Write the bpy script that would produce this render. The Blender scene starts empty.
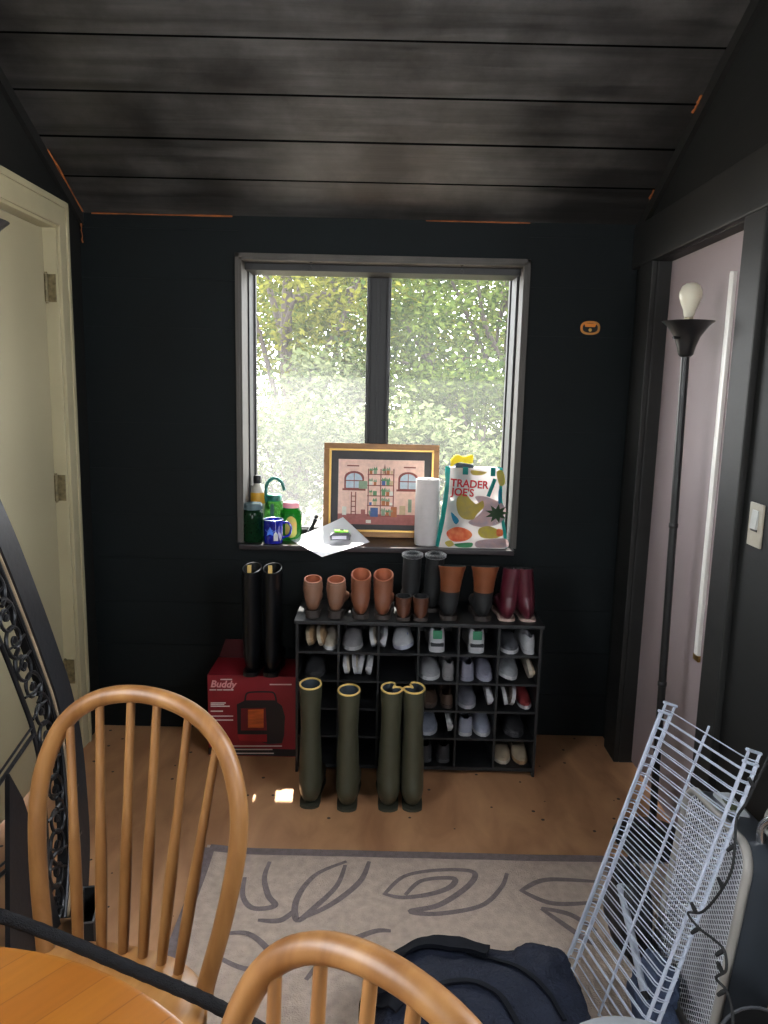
import bpy, bmesh, math, random
from mathutils import Vector, Matrix, noise
random.seed(7)
C = bpy.context.scene.collection
PI = math.pi
R = math.radians

# ------------------------------------------------------------------ camera maths
F, PITCH, ROLL, EYE = 751.0, 0.1663, 0.0226, 1.5
_u0 = Vector((0, math.sin(PITCH), math.cos(PITCH))); _r0 = Vector((1, 0, 0))
FV = Vector((0, math.cos(PITCH), -math.sin(PITCH)))
RV = math.cos(ROLL) * _r0 + math.sin(ROLL) * _u0
UV = -math.sin(ROLL) * _r0 + math.cos(ROLL) * _u0
EYEP = Vector((0, 0, EYE))
def ray(x, y): return RV * ((x - 384) / F) + UV * ((512 - y) / F) + FV
def onY(x, y, Y): d = ray(x, y); return EYEP + d * (Y / d.y)
def onZ(x, y, z): d = ray(x, y); return EYEP + d * ((z - EYE) / d.z)
def onX(x, y, X): d = ray(x, y); return EYEP + d * (X / d.x)
def onP(x, y, p, n): d = ray(x, y); return EYEP + d * ((Vector(p) - EYEP).dot(n) / d.dot(n))

# ------------------------------------------------------------------ materials
def lin(c):
    return tuple(((v / 255) / 12.92 if v / 255 <= .04045 else ((v / 255 + .055) / 1.055) ** 2.4) for v in c)
def newmat(name):
    m = bpy.data.materials.new(name); m.use_nodes = True
    nt = m.node_tree; b = nt.nodes['Principled BSDF']
    return m, nt, b
def M(name, c, r=.6, metal=0, var=.18, scale=9, bump=.08, bscale=60, stretch=(1, 1, 1), spec=.5, trans=0, sheen=0, c2=None, coat=0):
    m, nt, b = newmat(name)
    c = lin(c); N = nt.nodes; L = nt.links
    tc = N.new('ShaderNodeTexCoord'); mp = N.new('ShaderNodeMapping'); mp.inputs['Scale'].default_value = stretch
    L.new(tc.outputs['Object'], mp.inputs['Vector'])
    nz = N.new('ShaderNodeTexNoise'); nz.inputs['Scale'].default_value = scale; nz.inputs['Detail'].default_value = 6
    L.new(mp.outputs['Vector'], nz.inputs['Vector'])
    rp = N.new('ShaderNodeValToRGB'); rp.color_ramp.elements[0].position = .3; rp.color_ramp.elements[1].position = .72
    d = lin(c2) if c2 else tuple(v * (1 - var) for v in c)
    rp.color_ramp.elements[0].color = (*d, 1); rp.color_ramp.elements[1].color = (*[min(1, v * (1 + (0 if c2 else var))) for v in c], 1)
    L.new(nz.outputs['Fac'], rp.inputs['Fac']); L.new(rp.outputs['Color'], b.inputs['Base Color'])
    b.inputs['Roughness'].default_value = r; b.inputs['Metallic'].default_value = metal
    b.inputs['Specular IOR Level'].default_value = spec
    b.inputs['Sheen Weight'].default_value = sheen; b.inputs['Coat Weight'].default_value = coat
    if bump:
        n2 = N.new('ShaderNodeTexNoise'); n2.inputs['Scale'].default_value = bscale; n2.inputs['Detail'].default_value = 4
        L.new(mp.outputs['Vector'], n2.inputs['Vector'])
        bp = N.new('ShaderNodeBump'); bp.inputs['Strength'].default_value = min(1, bump * 2); bp.inputs['Distance'].default_value = .004
        L.new(n2.outputs['Fac'], bp.inputs['Height']); L.new(bp.outputs['Normal'], b.inputs['Normal'])
    if trans:
        out = N['Material Output']; tr = N.new('ShaderNodeBsdfTranslucent'); mx = N.new('ShaderNodeMixShader')
        L.new(rp.outputs['Color'], tr.inputs['Color']); mx.inputs['Fac'].default_value = trans
        L.new(b.outputs['BSDF'], mx.inputs[1]); L.new(tr.outputs['BSDF'], mx.inputs[2]); L.new(mx.outputs['Shader'], out.inputs['Surface'])
    return m
def glassy(name, c, alpha=.5, r=.1, tl=0.0):
    """thin coloured glass: tinted see-through, a little translucent body colour and gloss"""
    m, nt, b = newmat(name); N = nt.nodes; L = nt.links; c = lin(c)
    tp = N.new('ShaderNodeBsdfTransparent'); tp.inputs['Color'].default_value = (*[min(1, v * 1.1 + .12) for v in c], 1)
    b.inputs['Base Color'].default_value = (*c, 1); b.inputs['Roughness'].default_value = r
    tr = N.new('ShaderNodeBsdfTranslucent'); tr.inputs['Color'].default_value = (*c, 1)
    nz = N.new('ShaderNodeTexNoise'); nz.inputs['Scale'].default_value = 14
    mr = N.new('ShaderNodeMapRange'); mr.inputs['To Min'].default_value = max(0, alpha - .12); mr.inputs['To Max'].default_value = min(1, alpha + .12)
    L.new(nz.outputs['Fac'], mr.inputs['Value'])
    m1 = N.new('ShaderNodeMixShader'); m1.inputs['Fac'].default_value = .55
    L.new(b.outputs['BSDF'], m1.inputs[1]); L.new(tr.outputs['BSDF'], m1.inputs[2])
    m2 = N.new('ShaderNodeMixShader'); L.new(mr.outputs['Result'], m2.inputs['Fac'])
    L.new(tp.outputs['BSDF'], m2.inputs[1]); L.new(m1.outputs['Shader'], m2.inputs[2])
    L.new(m2.outputs['Shader'], N['Material Output'].inputs['Surface'])
    return m
def wood(name, c, c2, r=.4, axis=2, scale=5, ring=1.0, coat=0.2, dist=6):
    m, nt, b = newmat(name); N = nt.nodes; L = nt.links
    tc = N.new('ShaderNodeTexCoord'); mp = N.new('ShaderNodeMapping')
    s = [1, 1, 1]; s[axis] = .12; mp.inputs['Scale'].default_value = [v * scale for v in s]
    L.new(tc.outputs['Object'], mp.inputs['Vector'])
    nz = N.new('ShaderNodeTexNoise'); nz.inputs['Scale'].default_value = 6; nz.inputs['Detail'].default_value = 8; nz.inputs['Distortion'].default_value = .6
    L.new(mp.outputs['Vector'], nz.inputs['Vector'])
    rp = N.new('ShaderNodeValToRGB'); rp.color_ramp.elements[0].position = .3; rp.color_ramp.elements[1].position = .68
    rp.color_ramp.elements[0].color = (*lin(c2), 1); rp.color_ramp.elements[1].color = (*lin(c), 1)
    L.new(nz.outputs['Fac'], rp.inputs['Fac']); L.new(rp.outputs['Color'], b.inputs['Base Color'])
    b.inputs['Roughness'].default_value = r; b.inputs['Coat Weight'].default_value = coat; b.inputs['Coat Roughness'].default_value = .25
    bp = N.new('ShaderNodeBump'); bp.inputs['Strength'].default_value = .08; bp.inputs['Distance'].default_value = .002
    L.new(nz.outputs['Fac'], bp.inputs['Height']); L.new(bp.outputs['Normal'], b.inputs['Normal'])
    return m

# ------------------------------------------------------------------ mesh helpers
def BM(): return bmesh.new()
def xf(bm, verts, mtx):
    for v in verts: v.co = mtx @ v.co
def add_box(bm, c, s, rot=None, bevel=0.0, mi=0):
    g = bmesh.ops.create_cube(bm, size=1)['verts']
    for v in g: v.co = Vector((v.co.x * s[0], v.co.y * s[1], v.co.z * s[2]))
    if bevel:
        es = list({e for v in g for e in v.link_edges})
        rr = bmesh.ops.bevel(bm, geom=es, offset=bevel, segments=2, profile=.7, affect='EDGES')
        g = list({v for f in rr['faces'] for v in f.verts} | {v for v in g if v.is_valid})
    mt = Matrix.Translation(c) @ (rot.to_4x4() if rot is not None else Matrix.Identity(4))
    xf(bm, g, mt)
    if mi:
        for f in {f for v in g for f in v.link_faces}: f.material_index = mi
    return g
def add_box2(bm, a, b, bevel=0.0):
    a = Vector(a); b = Vector(b)
    return add_box(bm, (a + b) / 2, [abs(q) for q in (b - a)], None, bevel)
def add_loft(bm, rings, closed=True, cap0=False, cap1=False, mi=0):
    vs = [[bm.verts.new(p) for p in r] for r in rings]
    n = len(vs[0]); fs = []
    for i in range(len(vs) - 1):
        for k in range(n if closed else n - 1):
            fs.append(bm.faces.new((vs[i][k], vs[i][(k + 1) % n], vs[i + 1][(k + 1) % n], vs[i + 1][k])))
    if cap0: fs.append(bm.faces.new(vs[0][::-1]))
    if cap1: fs.append(bm.faces.new(vs[-1]))
    for f in fs: f.material_index = mi
    return vs
def smooth_path(pts, n=6, closed=False):
    P = [Vector(p) for p in pts]; o = []; m = len(P)
    rng = range(m) if closed else range(m - 1)
    for i in rng:
        if closed: a, b, c, d = P[i - 1], P[i], P[(i + 1) % m], P[(i + 2) % m]
        else: a, b, c, d = P[max(i - 1, 0)], P[i], P[i + 1], P[min(i + 2, m - 1)]
        for k in range(n):
            t = k / n
            o.append(.5 * ((2 * b) + (c - a) * t + (2 * a - 5 * b + 4 * c - d) * t * t + (3 * b - a - 3 * c + d) * t ** 3))
    if not closed: o.append(P[-1])
    return o
def add_tube(bm, pts, r, seg=8, closed=False, caps=True, flat=None):
    """swept tube; r a number or list; flat=(axis vector, ratio) squashes along the axis"""
    P = [Vector(p) for p in pts]; n = len(P); rings = []
    up = None
    for i in range(n):
        if closed: t = (P[(i + 1) % n] - P[i - 1])
        else: t = P[min(i + 1, n - 1)] - P[max(i - 1, 0)]
        if t.length < 1e-9: t = Vector((0, 0, 1))
        t.normalize()
        if up is None:
            up = Vector((0, 0, 1)) if abs(t.z) < .9 else Vector((1, 0, 0))
        a = up - t * up.dot(t)
        if a.length < 1e-6: a = t.orthogonal()
        a.normalize(); b = t.cross(a); up = a
        rr = r[i] if isinstance(r, (list, tuple)) else r
        ring = []
        for k in range(seg):
            ph = 2 * PI * k / seg
            v = (a * math.cos(ph) + b * math.sin(ph)) * rr
            if flat is not None:
                v = v - flat[0] * v.dot(flat[0]) * (1 - flat[1])
            ring.append(P[i] + v)
        rings.append(ring)
    if closed: rings.append(rings[0])
    if closed:
        vs = [[bm.verts.new(p) for p in q] for q in rings[:-1]]; vs.append(vs[0])
        for i in range(n):
            for k in range(seg): bm.faces.new((vs[i][k], vs[i][(k + 1) % seg], vs[i + 1][(k + 1) % seg], vs[i + 1][k]))
    else: add_loft(bm, rings, True, caps, caps)
def add_lathe(bm, prof, seg=24, mtx=None, cap0=True, cap1=True):
    rings = []
    for r, z in prof:
        ring = [Vector((r * math.cos(2 * PI * k / seg), r * math.sin(2 * PI * k / seg), z)) for k in range(seg)]
        if mtx is not None: ring = [mtx @ v for v in ring]
        rings.append(ring)
    add_loft(bm, rings, True, cap0, cap1)
def add_prism(bm, pts, vec, mi=0):
    """extrude polygon (list of 3D points) along vec"""
    vec = Vector(vec); a = [bm.verts.new(Vector(p)) for p in pts]; b = [bm.verts.new(Vector(p) + vec) for p in pts]
    n = len(a); fs = [bm.faces.new(a[::-1]), bm.faces.new(b)]
    for i in range(n): fs.append(bm.faces.new((a[i], a[(i + 1) % n], b[(i + 1) % n], b[i])))
    for f in fs: f.material_index = mi
def obj(name, bm, mat, parent=None, smooth=True, world=False, angle=40, recalc=True):
    if recalc: bmesh.ops.recalc_face_normals(bm, faces=bm.faces)
    if world and parent is not None:
        inv = (Matrix.Translation(parent.location) @ Matrix.Rotation(parent.rotation_euler.z, 4, 'Z')).inverted()
        for v in bm.verts: v.co = inv @ v.co
    me = bpy.data.meshes.new(name); bm.to_mesh(me); bm.free()
    for m in (mat if isinstance(mat, (list, tuple)) else [mat]): me.materials.append(m)
    if smooth:
        me.polygons.foreach_set('use_smooth', [True] * len(me.polygons))
        me.set_sharp_from_angle(angle=R(angle))
    o = bpy.data.objects.new(name, me); C.objects.link(o)
    if parent is not None: o.parent = parent
    return o
def tag(o, label, cat, group=None):
    o['label'] = label; o['category'] = cat
    if group: o['group'] = group
    return o
def thing(name, label, cat, loc=(0, 0, 0), rotz=0.0, group=None):
    o = bpy.data.objects.new(name, None); C.objects.link(o); o.empty_display_size = .05
    o.location = loc; o.rotation_euler = (0, 0, rotz)
    return tag(o, label, cat, group)
def struct(name, bm, m, parent=None, smooth=False):
    o = obj(name, bm, m, parent, smooth)
    if parent is None: o['kind'] = 'structure'
    return o
def dup(root, loc, rotz, label, group=None):
    r = root.copy(); C.objects.link(r); r.location = loc; r.rotation_euler = (0, 0, rotz); r['label'] = label
    if group: r['group'] = group
    for ch in list(root.children):
        c = ch.copy(); C.objects.link(c); c.parent = r
        for g in ch.children:
            d = g.copy(); C.objects.link(d); d.parent = c
    return r
def text_mesh(name, txt, size, mat, parent, mtx, extrude=.0006, warp=None, align='LEFT', bold=0.0, shear=0.0):
    cu = bpy.data.curves.new(name, 'FONT'); cu.body = txt; cu.size = size; cu.extrude = extrude; cu.align_x = align; cu.resolution_u = 3
    cu.offset = bold; cu.shear = shear
    t = bpy.data.objects.new(name, cu)
    me = bpy.data.meshes.new_from_object(t)
    bpy.data.objects.remove(t); bpy.data.curves.remove(cu)
    for v in me.vertices:
        p = mtx @ v.co
        v.co = warp(p) if warp else p
    me.materials.append(mat)
    o = bpy.data.objects.new(name, me); C.objects.link(o); o.parent = parent
    return o

# ------------------------------------------------------------------ shared materials
m_wall = M('wall_paint_black_teal', (8, 15, 17), spec=.25, r=.75, var=.25, scale=3, bump=.1, bscale=30)
m_wallside = M('side_wall_paint_charcoal', (21, 22, 21), spec=.3, r=.62, var=.25, scale=4, bump=.15, bscale=25, stretch=(1, .2, 1))
m_trimdark = M('trim_paint_charcoal', (29, 29, 28), spec=.35, r=.55, var=.3, scale=6, bump=.15, bscale=30, stretch=(1, .25, 1))
m_white = M('door_paint_cream', (164, 155, 126), r=.5, var=.04, scale=3, bump=.02)
m_casing = M('door_casing_cream', (174, 165, 134), r=.45, var=.08, scale=5, bump=.04)
m_pale = M('closet_door_white', (154, 140, 140), r=.5, var=.05, scale=3, bump=.02)
m_whitelit = M('white_gloss_paint', (240, 238, 230), r=.3, var=.05)  # strip edge catching window light, painted in as a brighter white
m_raw = M('raw_orange_wood', (150, 84, 38), r=.8, var=.3, scale=30)
m_sill = M('sill_dark_wood', (34, 26, 28), r=.38, var=.35, scale=7, bump=.12, stretch=(.2, 1, 1))
m_jamb = M('window_jamb_weathered_grey', (70, 66, 61), r=.6, var=.3, scale=7, bump=.2, stretch=(1, 1, .15))
m_sash = M('window_sash_dark', (22, 21, 21), r=.5, var=.2)
m_black = M('black_paint', (20, 20, 21), r=.4, var=.2)
m_blackmatte = M('black_matte', (14, 15, 17), r=.75, var=.25)
m_iron = M('black_iron', (34, 35, 38), r=.38, metal=.5, var=.3, bump=.15, bscale=90)
m_chrome = M('steel_chrome', (200, 202, 205), r=.22, metal=1, var=.08, bump=0)
m_wire = M('white_vinyl_wire', (176, 184, 200), r=.38, var=.05, bump=0)
m_brass = M('brass_old', (160, 128, 70), r=.4, metal=.9, var=.2)
m_oak = wood('oak_honey', (146, 103, 57), (116, 75, 36), r=.46, coat=.05, axis=2, scale=5)
m_oakseat = wood('oak_seat', (184, 134, 76), (156, 102, 50), r=.4, axis=1, scale=4)
m_paper = M('paper_white', (236, 236, 240), r=.8, var=.02, bump=0, trans=.25)

# ================================================================== SETTING
XL, XR, YB = -1.225, 0.985, 3.10
WL, WR, WT, WB = -0.600, 0.546, 1.994, 0.838
GY = 3.335        # window plane
ZT, SL = 2.147, 0.49
Y_RIDGE, Y_REAR = 0.3, -2.6
Z_RIDGE = ZT + SL * (YB - Y_RIDGE)

# --- floor: worn plywood
def floor_mat():
    m, nt, b = newmat('floor_worn_plywood'); N = nt.nodes; L = nt.links
    tc = N.new('ShaderNodeTexCoord'); mp = N.new('ShaderNodeMapping'); mp.inputs['Scale'].default_value = (1, .35, 1)
    L.new(tc.outputs['Object'], mp.inputs['Vector'])
    n1 = N.new('ShaderNodeTexNoise'); n1.inputs['Scale'].default_value = 7; n1.inputs['Detail'].default_value = 10; n1.inputs['Distortion'].default_value = .8
    L.new(mp.outputs['Vector'], n1.inputs['Vector'])
    r1 = N.new('ShaderNodeValToRGB'); e = r1.color_ramp.elements
    e[0].position = .28; e[1].position = .75; e[0].color = (*lin((166, 118, 84)), 1); e[1].color = (*lin((216, 166, 122)), 1)
    L.new(n1.outputs['Fac'], r1.inputs['Fac'])
    n2 = N.new('ShaderNodeTexNoise'); n2.inputs['Scale'].default_value = 2.2; n2.inputs['Detail'].default_value = 6
    L.new(tc.outputs['Object'], n2.inputs['Vector'])
    r2 = N.new('ShaderNodeValToRGB'); r2.color_ramp.elements[0].position = .35; r2.color_ramp.elements[1].position = .7
    r2.color_ramp.elements[0].color = (.62, .6, .58, 1); r2.color_ramp.elements[1].color = (1, 1, 1, 1)
    L.new(n2.outputs['Fac'], r2.inputs['Fac'])
    mx = N.new('ShaderNodeMix'); mx.data_type = 'RGBA'; mx.blend_type = 'MULTIPLY'; mx.inputs['Factor'].default_value = .7
    L.new(r1.outputs['Color'], mx.inputs['A']); L.new(r2.outputs['Color'], mx.inputs['B'])
    # dark specks of grit
    vo = N.new('ShaderNodeTexVoronoi'); vo.inputs['Scale'].default_value = 13
    L.new(tc.outputs['Object'], vo.inputs['Vector'])
    lt = N.new('ShaderNodeMath'); lt.operation = 'LESS_THAN'; lt.inputs[1].default_value = .085
    L.new(vo.outputs['Distance'], lt.inputs[0])
    m2 = N.new('ShaderNodeMix'); m2.data_type = 'RGBA'; m2.inputs['B'].default_value = (*lin((58, 40, 30)), 1)
    L.new(lt.outputs[0], m2.inputs['Factor']); L.new(mx.outputs['Result'], m2.inputs['A'])
    L.new(m2.outputs['Result'], b.inputs['Base Color']); b.inputs['Roughness'].default_value = .5
    bp = N.new('ShaderNodeBump'); bp.inputs['Strength'].default_value = .15; bp.inputs['Distance'].default_value = .003
    L.new(n1.outputs['Fac'], bp.inputs['Height']); L.new(bp.outputs['Normal'], b.inputs['Normal'])
    return m
bm = BM(); add_box2(bm, (-1.6, Y_REAR - .1, -.08), (1.6, YB + .3, 0)); struct('floor', bm, floor_mat())

# --- far wall with the window hole, clad in wide boards
bm = BM(); d = .28
def wallboards(x0, x1, z0, z1, step=.19):
    z = z0
    while z < z1 - 1e-4:
        zz = min(z + step, z1); add_box2(bm, (x0, YB, z + .0012), (x1, YB + .26, zz - .0012)); z = zz
    add_box2(bm, (x0, YB + .004, z0), (x1, YB + .25, z1))
wallboards(-1.5, WL, 0, 2.32); wallboards(WR, 1.4, 0, 2.32); wallboards(WL, WR, 0, WB - .03); wallboards(WL, WR, WT, 2.32)
struct('wall_far', bm, m_wall)

# --- left wall (door opening Y 2.10..2.92, to 2.05) and gable
def gable(bm, x0, x1, y0, y1, zb):
    """wall piece from zb up to the sloped ceiling between y0<y1"""
    pts = [(x0, y0, zb), (x0, y1, zb)]
    zc = lambda y: (ZT + SL * (YB - y) if y >= Y_RIDGE else Z_RIDGE) + .03
    pts.append((x0, y1, zc(y1)))
    if y0 < Y_RIDGE < y1: pts.append((x0, Y_RIDGE, zc(Y_RIDGE)))
    pts.append((x0, y0, zc(y0)))
    add_prism(bm, pts, (x1 - x0, 0, 0))
LW0, LW1, LZ0, LZ1 = .0, 1.0, 1.2, 2.3       # unseen opening added for the left fill light
RW0, RW1, RZ0_, RZ1_ = .5, 1.4, 1.2, 2.3     # unseen opening added for the right fill light
DL0, DL1, DLZ = 1.98, 2.885, 2.055
bm = BM()
gable(bm, XL - .14, XL, Y_REAR, LW0, 0); gable(bm, XL - .14, XL, LW0, LW1, LZ1); add_box2(bm, (XL - .14, LW0, 0), (XL, LW1, LZ0)); gable(bm, XL - .14, XL, LW1, DL0, 0); gable(bm, XL - .14, XL, DL1, YB, 0); gable(bm, XL - .14, XL, DL0, DL1, DLZ)
struct('wall_left', bm, m_wallside)
# --- right wall (closet doorway Y 2.17..2.72, to 1.98)
DR0, DR1, DRZ = 2.142, 2.88, 1.985
bm = BM()
gable(bm, XR, XR + .14, Y_REAR, RW0, 0); gable(bm, XR, XR + .14, RW0, RW1, RZ1_); add_box2(bm, (XR, RW0, 0), (XR + .14, RW1, RZ0_)); gable(bm, XR, XR + .14, RW1, DR0, 0); gable(bm, XR, XR + .14, DR1, YB, 0); gable(bm, XR, XR + .14, DR0, DR1, DRZ)
struct('wall_right', bm, m_wallside)
# --- rear wall behind the viewer with an unseen opening for the rear fill light
bm = BM(); RX0, RX1, RZ0, RZ1 = -.2, 1.1, .9, 2.1
RX1 = .9
add_box2(bm, (-1.4, Y_REAR - .14, 0), (RX0, Y_REAR, Z_RIDGE + .05)); add_box2(bm, (RX1, Y_REAR - .14, 0), (1.2, Y_REAR, Z_RIDGE + .05))
add_box2(bm, (RX0, Y_REAR - .14, 0), (RX1, Y_REAR, RZ0)); add_box2(bm, (RX0, Y_REAR - .14, RZ1), (RX1, Y_REAR, Z_RIDGE + .05))
struct('wall_rear', bm, m_wallside)

# --- ceiling boards
def ceil_mat():
    m, nt, b = newmat('ceiling_charcoal_boards'); N = nt.nodes; L = nt.links
    tc = N.new('ShaderNodeTexCoord'); mp = N.new('ShaderNodeMapping'); mp.inputs['Scale'].default_value = (.55, 9, 1)
    L.new(tc.outputs['Object'], mp.inputs['Vector'])
    n1 = N.new('ShaderNodeTexNoise'); n1.inputs['Scale'].default_value = 3.2; n1.inputs['Detail'].default_value = 10; n1.inputs['Distortion'].default_value = .35
    L.new(mp.outputs['Vector'], n1.inputs['Vector'])
    r1 = N.new('ShaderNodeValToRGB'); e = r1.color_ramp.elements
    e[0].position = .3; e[1].position = .78; e[0].color = (*lin((48, 47, 46)), 1); e[1].color = (*lin((88, 86, 84)), 1)
    L.new(n1.outputs['Fac'], r1.inputs['Fac'])
    n3 = N.new('ShaderNodeTexNoise'); n3.inputs['Scale'].default_value = 2.6; n3.inputs['Detail'].default_value = 9; n3.inputs['Roughness'].default_value = .62; L.new(tc.outputs['Object'], n3.inputs['Vector'])
    r3 = N.new('ShaderNodeValToRGB'); r3.color_ramp.elements[0].position = .42; r3.color_ramp.elements[1].position = .62
    r3.color_ramp.elements[0].color = (.32, .32, .32, 1); r3.color_ramp.elements[1].color = (1.0, 1.0, 1.0, 1)
    L.new(n3.outputs['Fac'], r3.inputs['Fac'])
    mx = N.new('ShaderNodeMix'); mx.data_type = 'RGBA'; mx.blend_type = 'MULTIPLY'; mx.inputs['Factor'].default_value = 1
    L.new(r1.outputs['Color'], mx.inputs['A']); L.new(r3.outputs['Color'], mx.inputs['B'])
    L.new(mx.outputs['Result'], b.inputs['Base Color'])
    mr = N.new('ShaderNodeMapRange'); mr.inputs['To Min'].default_value = .30; mr.inputs['To Max'].default_value = .52
    L.new(n1.outputs['Fac'], mr.inputs['Value']); L.new(mr.outputs['Result'], b.inputs['Roughness'])
    bp = N.new('ShaderNodeBump'); bp.inputs['Strength'].default_value = .35; bp.inputs['Distance'].default_value = .006
    L.new(n1.outputs['Fac'], bp.inputs['Height']); L.new(bp.outputs['Normal'], b.inputs['Normal'])
    return m
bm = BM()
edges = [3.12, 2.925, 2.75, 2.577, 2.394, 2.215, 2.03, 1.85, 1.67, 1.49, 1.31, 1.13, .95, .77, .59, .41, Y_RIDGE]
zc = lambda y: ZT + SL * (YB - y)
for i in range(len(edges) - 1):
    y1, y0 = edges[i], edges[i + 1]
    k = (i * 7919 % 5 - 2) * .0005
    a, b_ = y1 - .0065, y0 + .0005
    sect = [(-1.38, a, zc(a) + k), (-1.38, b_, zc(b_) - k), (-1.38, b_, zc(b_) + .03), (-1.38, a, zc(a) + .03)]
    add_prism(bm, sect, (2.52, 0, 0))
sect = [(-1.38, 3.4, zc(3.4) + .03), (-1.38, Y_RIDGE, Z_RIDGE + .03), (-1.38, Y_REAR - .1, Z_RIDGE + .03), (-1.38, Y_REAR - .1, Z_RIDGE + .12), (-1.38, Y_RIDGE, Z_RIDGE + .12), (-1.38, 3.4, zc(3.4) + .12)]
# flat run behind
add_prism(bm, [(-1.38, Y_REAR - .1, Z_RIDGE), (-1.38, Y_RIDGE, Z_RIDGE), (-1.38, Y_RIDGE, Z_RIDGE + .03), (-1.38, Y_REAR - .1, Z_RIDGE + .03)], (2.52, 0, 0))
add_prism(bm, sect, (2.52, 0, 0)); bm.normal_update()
for f in bm.faces:  # board ends and backing painted black for the shade in the gaps
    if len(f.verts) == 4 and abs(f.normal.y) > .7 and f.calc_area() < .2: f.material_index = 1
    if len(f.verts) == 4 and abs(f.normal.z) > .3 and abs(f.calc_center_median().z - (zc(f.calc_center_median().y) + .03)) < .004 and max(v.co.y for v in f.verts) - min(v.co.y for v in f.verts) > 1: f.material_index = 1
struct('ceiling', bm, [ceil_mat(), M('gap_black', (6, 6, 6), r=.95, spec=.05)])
# unseen eave added above the window, its depth set to cut the sun
bm = BM(); add_prism(bm, [(-2.4, 3.36, 2.20), (-2.4, 3.69, 2.20), (-2.4, 3.69, 2.32), (-2.4, 3.36, 2.42)], (5.0, 0, 0)); struct('trim_1', bm, m_trimdark)

# --- gable trims along the rake (right side shows a board under the ceiling)
bm = BM()
add_prism(bm, [(XR - .018, YB, zc(YB) - .005), (XR - .018, Y_RIDGE, zc(Y_RIDGE) - .005), (XR - .018, Y_RIDGE, zc(Y_RIDGE) - .055), (XR - .018, YB, zc(YB) - .055)], (.018, 0, 0))
struct('trim_2', bm, m_trimdark)
bm = BM()
add_prism(bm, [(XL + .018, YB, zc(YB) - .005), (XL + .018, Y_RIDGE, zc(Y_RIDGE) - .005), (XL + .018, Y_RIDGE, zc(Y_RIDGE) - .05), (XL + .018, YB, zc(YB) - .05)], (-.018, 0, 0))
struct('trim_3', bm, m_trimdark)
# raw wood slivers where paint missed the joints
bm = BM()
def sliver(p, q, w=.004):
    p = Vector(p); q = Vector(q); n = 9; pts = []; rr = []
    for i in range(n):
        pts.append(p.lerp(q, i / (n - 1)) + Vector((random.uniform(-.002, .002), random.uniform(-.002, .002), 0))); rr.append(w * random.uniform(.35, 1.0))
    add_tube(bm, pts, rr, 5)
sliver((XL + .02, 3.09, zc(3.09) - .004), (XL + .02, 2.80, zc(2.80) - .004), .0055)
sliver((XL + .05, 3.097, zc(3.10) - .004), (-.62, 3.097, zc(3.10) - .004), .004)
sliver((.14, 3.097, zc(3.10) - .004), (.55, 3.097, zc(3.10) - .004), .0035)
sliver((XR - .02, 2.6, zc(2.6) - .003), (XR - .02, 2.54, zc(2.54) - .003), .006)
sliver((XR - .02, 2.96, zc(2.96) - .003), (XR - .02, 2.92, zc(2.92) - .003), .006)
sliver((XL + .012, 3.09, 2.12), (XL + .012, 3.09, 2.03), .004)
struct('trim_4', bm, m_raw)

# --- left door with casing and hinges
bm = BM(); cw = .11
def casing(bm, x0, x1, y0, y1, z0, z1): add_box2(bm, (x0, y0, z0), (x1, y1, z1), .006)
casing(bm, XL, XL + .012, DL1 - .002, DL1 + .072, 0, DLZ + .09); casing(bm, XL + .008, XL + .018, DL1 + .052, DL1 + .075, 0, DLZ + .092)
casing(bm, XL, XL + .012, DL0 - .072, DL0 + .002, 0, DLZ + .09)
casing(bm, XL, XL + .0118, DL0 - .072, DL1 + .072, DLZ - .002, DLZ + .089); casing(bm, XL + .008, XL + .0178, DL0 - .075, DL1 + .075, DLZ + .068, DLZ + .092)
casing(bm, XL - .13, XL + .001, DL1 - .012, DL1 + .01, 0, DLZ); casing(bm, XL - .13, XL + .001, DL0 - .01, DL0 + .012, 0, DLZ); casing(bm, XL - .13, XL + .001, DL0, DL1, DLZ - .012, DLZ + .01)
struct('trim_5', bm, m_casing)
d1 = bpy.data.objects.new('door_1', None); C.objects.link(d1); d1['kind'] = 'structure'
bm = BM(); add_box2(bm, (XL - .085, DL0 + .015, .012), (XL - .045, DL1 - .017, DLZ - .016), .003); obj('door_slab', bm, m_white, d1, False)
for z in (1.829, 1.084, .338):
    bm = BM(); add_tube(bm, [(XL - .038, DL1 - .022, z - .05), (XL - .038, DL1 - .022, z + .05)], .0075, 8)
    for s in (-.056, .052): add_lathe(bm, [(.0045, 0), (.006, .002), (.0045, .005)], 8, Matrix.Translation((XL - .038, DL1 - .022, z + s)))
    add_box2(bm, (XL - .040, DL1 - .016, z - .05), (XL - .006, DL1 - .0105, z + .05))
    obj('hinge', bm, M('hinge_aged_paint', (120, 108, 78), r=.5, metal=.3, var=.4, scale=60), d1)

# --- right doorway: casing, jamb, white closet door set back, glazing strip
bm = BM(); cx0 = XR - .022
casing(bm, cx0, XR, DR1 - .01, DR1 + .13, 0, DRZ); casing(bm, cx0, XR, DR0 - .11, DR0 + .01, 0, DRZ)
casing(bm, cx0 - .004, XR, 1.2, YB, DRZ - .01, DRZ + .15)
casing(bm, XR - .001, XR + .12, DR1 - .012, DR1 + .01, 0, DRZ); casing(bm, XR - .001, XR + .12, DR0 - .01, DR0 + .012, 0, DRZ); casing(bm, XR - .001, XR + .12, DR0, DR1, DRZ - .012, DRZ + .01)
struct('trim_6', bm, m_trimdark)
d2 = bpy.data.objects.new('door_2', None); C.objects.link(d2); d2['kind'] = 'structure'
XD = XR + .050
bm = BM(); add_box2(bm, (XD, DR0 - .1, .01), (XD + .04, DR1 + .1, DRZ + .08), .002)
obj('door_slab', bm, m_pale, d2, False)
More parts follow.
